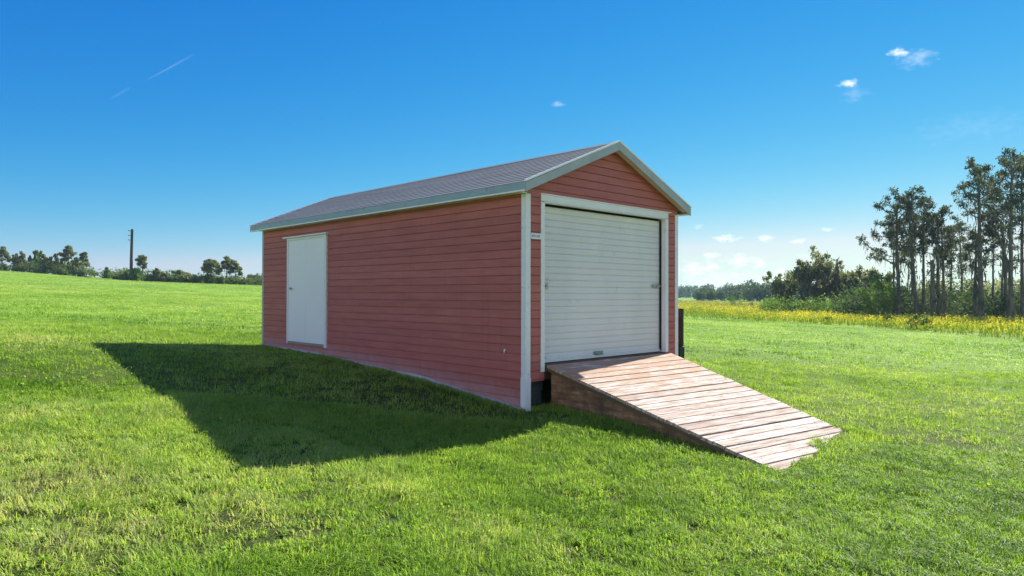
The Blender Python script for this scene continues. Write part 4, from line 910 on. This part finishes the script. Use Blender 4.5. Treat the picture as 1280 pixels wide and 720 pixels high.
# broad-leaved weeds scattered through the sward
cx, cy, t = field(2600, 2.9, 16); k = (fbm(cx * .9 + 70, cy * .9, 2) > .5) & keep(cx, cy) & keep(cx + .03, cy); cx, cy = cx[k], cy[k]
m_ = 9; x = np.repeat(cx, m_) + g.normal(0, .03, m_ * len(cx)); y = np.repeat(cy, m_) + g.normal(0, .03, m_ * len(cx)); k = keep(x, y); x, y = x[k], y[k]
mb.leaves(np.stack([x, y, gz(x, y) + bumps(x, y) + g.uniform(.015, .06, len(x))], 1), .032, .75, 0, np.clip(g.normal(.32, .15, len(x)), 0, .9), g)
tag(mb.build('lawn_grass', M['grass']), 'short bright green lawn grass over the whole slope round the shed', 'grass', kind='stuff')
# flat straw-coloured thatch in the thin patches
mb = MB(); x, y, t = field(60000, 2.9, 12); d = dryness(x, y) * (fbm(x * 5, y * 5, 2) + .3); k = (g.random(len(x)) < d + .04) & keep(x, y); x, y = x[k], y[k]
blades(mb, x, y, g.uniform(.01, .03, len(x)), .004 * np.ones(len(x)), g.uniform(1.0, 3.2, len(x)), g.random(len(x)))
tag(mb.build('dry_thatch', M['thatch']), 'straw-coloured dead grass lying in thin patches of the lawn', 'dead grass', kind='stuff')
# goldenrod meadow between the lawn and the wood
mb = MB(); x, y, t = field(200000, 34, 190, .95, 1.35)
e = edge_side(x, y); n1 = fbm(x * .12, y * .12, 3); k = (e > -1 + 2 * n1) & (g.random(len(x)) < np.clip(.35 + .3 * (n1 + .3), 0, 1)); x, y, t, n1, e = x[k], y[k], t[k], n1[k], e[k]
hh = (.45 + .5 * fbm(x * .3 + 3, y * .3, 2)) * np.clip(.35 + e / 6, .35, 1) * g.uniform(.7, 1.25, len(x)) * .82
patch = fbm(x * .09 + 40, y * .16, 3); tone = np.where(g.random(len(x)) < np.clip((patch - .28) * 2.3, .08, .75), g.uniform(.5, .88, len(x)), g.uniform(.1, .48, len(x)))
tone = np.where(g.random(len(x)) < np.clip((fbm(x * .13 + 9, y * .2 + 70, 3) - .55) * 3, .02, .6), g.uniform(.9, 1, len(x)), tone); far = np.clip((e - 38) / 25, 0, 1); tone = np.where(g.random(len(x)) < far * .85, np.where(g.random(len(x)) < .5, g.uniform(.9, 1, len(x)), g.uniform(.15, .45, len(x))), tone); tone = np.where(e < 2.5, np.minimum(tone, g.uniform(.1, .5, len(x))), tone)
z = gz(x, y)
stem = np.stack([x, y, z], 1); mb.strands(stem + np.stack([g.normal(0, .05, len(x)), g.normal(0, .05, len(x)), hh], 1), hh, .09, .12, g, np.clip(tone - .35, 0, .5))
head = stem + np.stack([0 * x, 0 * x, hh * .92], 1)
for _ in range(5):
    mb.leaves(head + g.normal(0, 1, (len(x), 3)) * np.array([.12, .12, .13]) * (1 + .4 * (t / 80))[:, None], .11 * (.7 + t / 100), .5, 1.2, np.clip(tone + g.normal(0, .04, len(x)), 0, 1), g)
tag(mb.build('wildflower_meadow', M['meadow']), 'tall yellow-flowering meadow between the lawn and the wood', 'wildflowers', kind='stuff')

# ------------------------------------------------------------------ air
if HAZE > 0:
    zlo = float(hz.min()) - 1.0
    m, nt, nn, l = nodes('haze_air'); pv = nt.nodes.new('ShaderNodeVolumePrincipled'); pv.inputs['Color'].default_value = (.5, .76, 1, 1); pv.inputs['Density'].default_value = HAZE; pv.inputs['Anisotropy'].default_value = .0
    o = nt.nodes.new('ShaderNodeOutputMaterial'); l.new(pv.outputs[0], o.inputs['Volume'])
    mb = MB(); mb.box(CAM[0] - 1003, CAM[0] + 1003, CAM[1] - 1003, CAM[1] + 1003, zlo, 26); tag(mb.build('haze', m), 'thin summer haze over the fields', 'haze', kind='stuff')
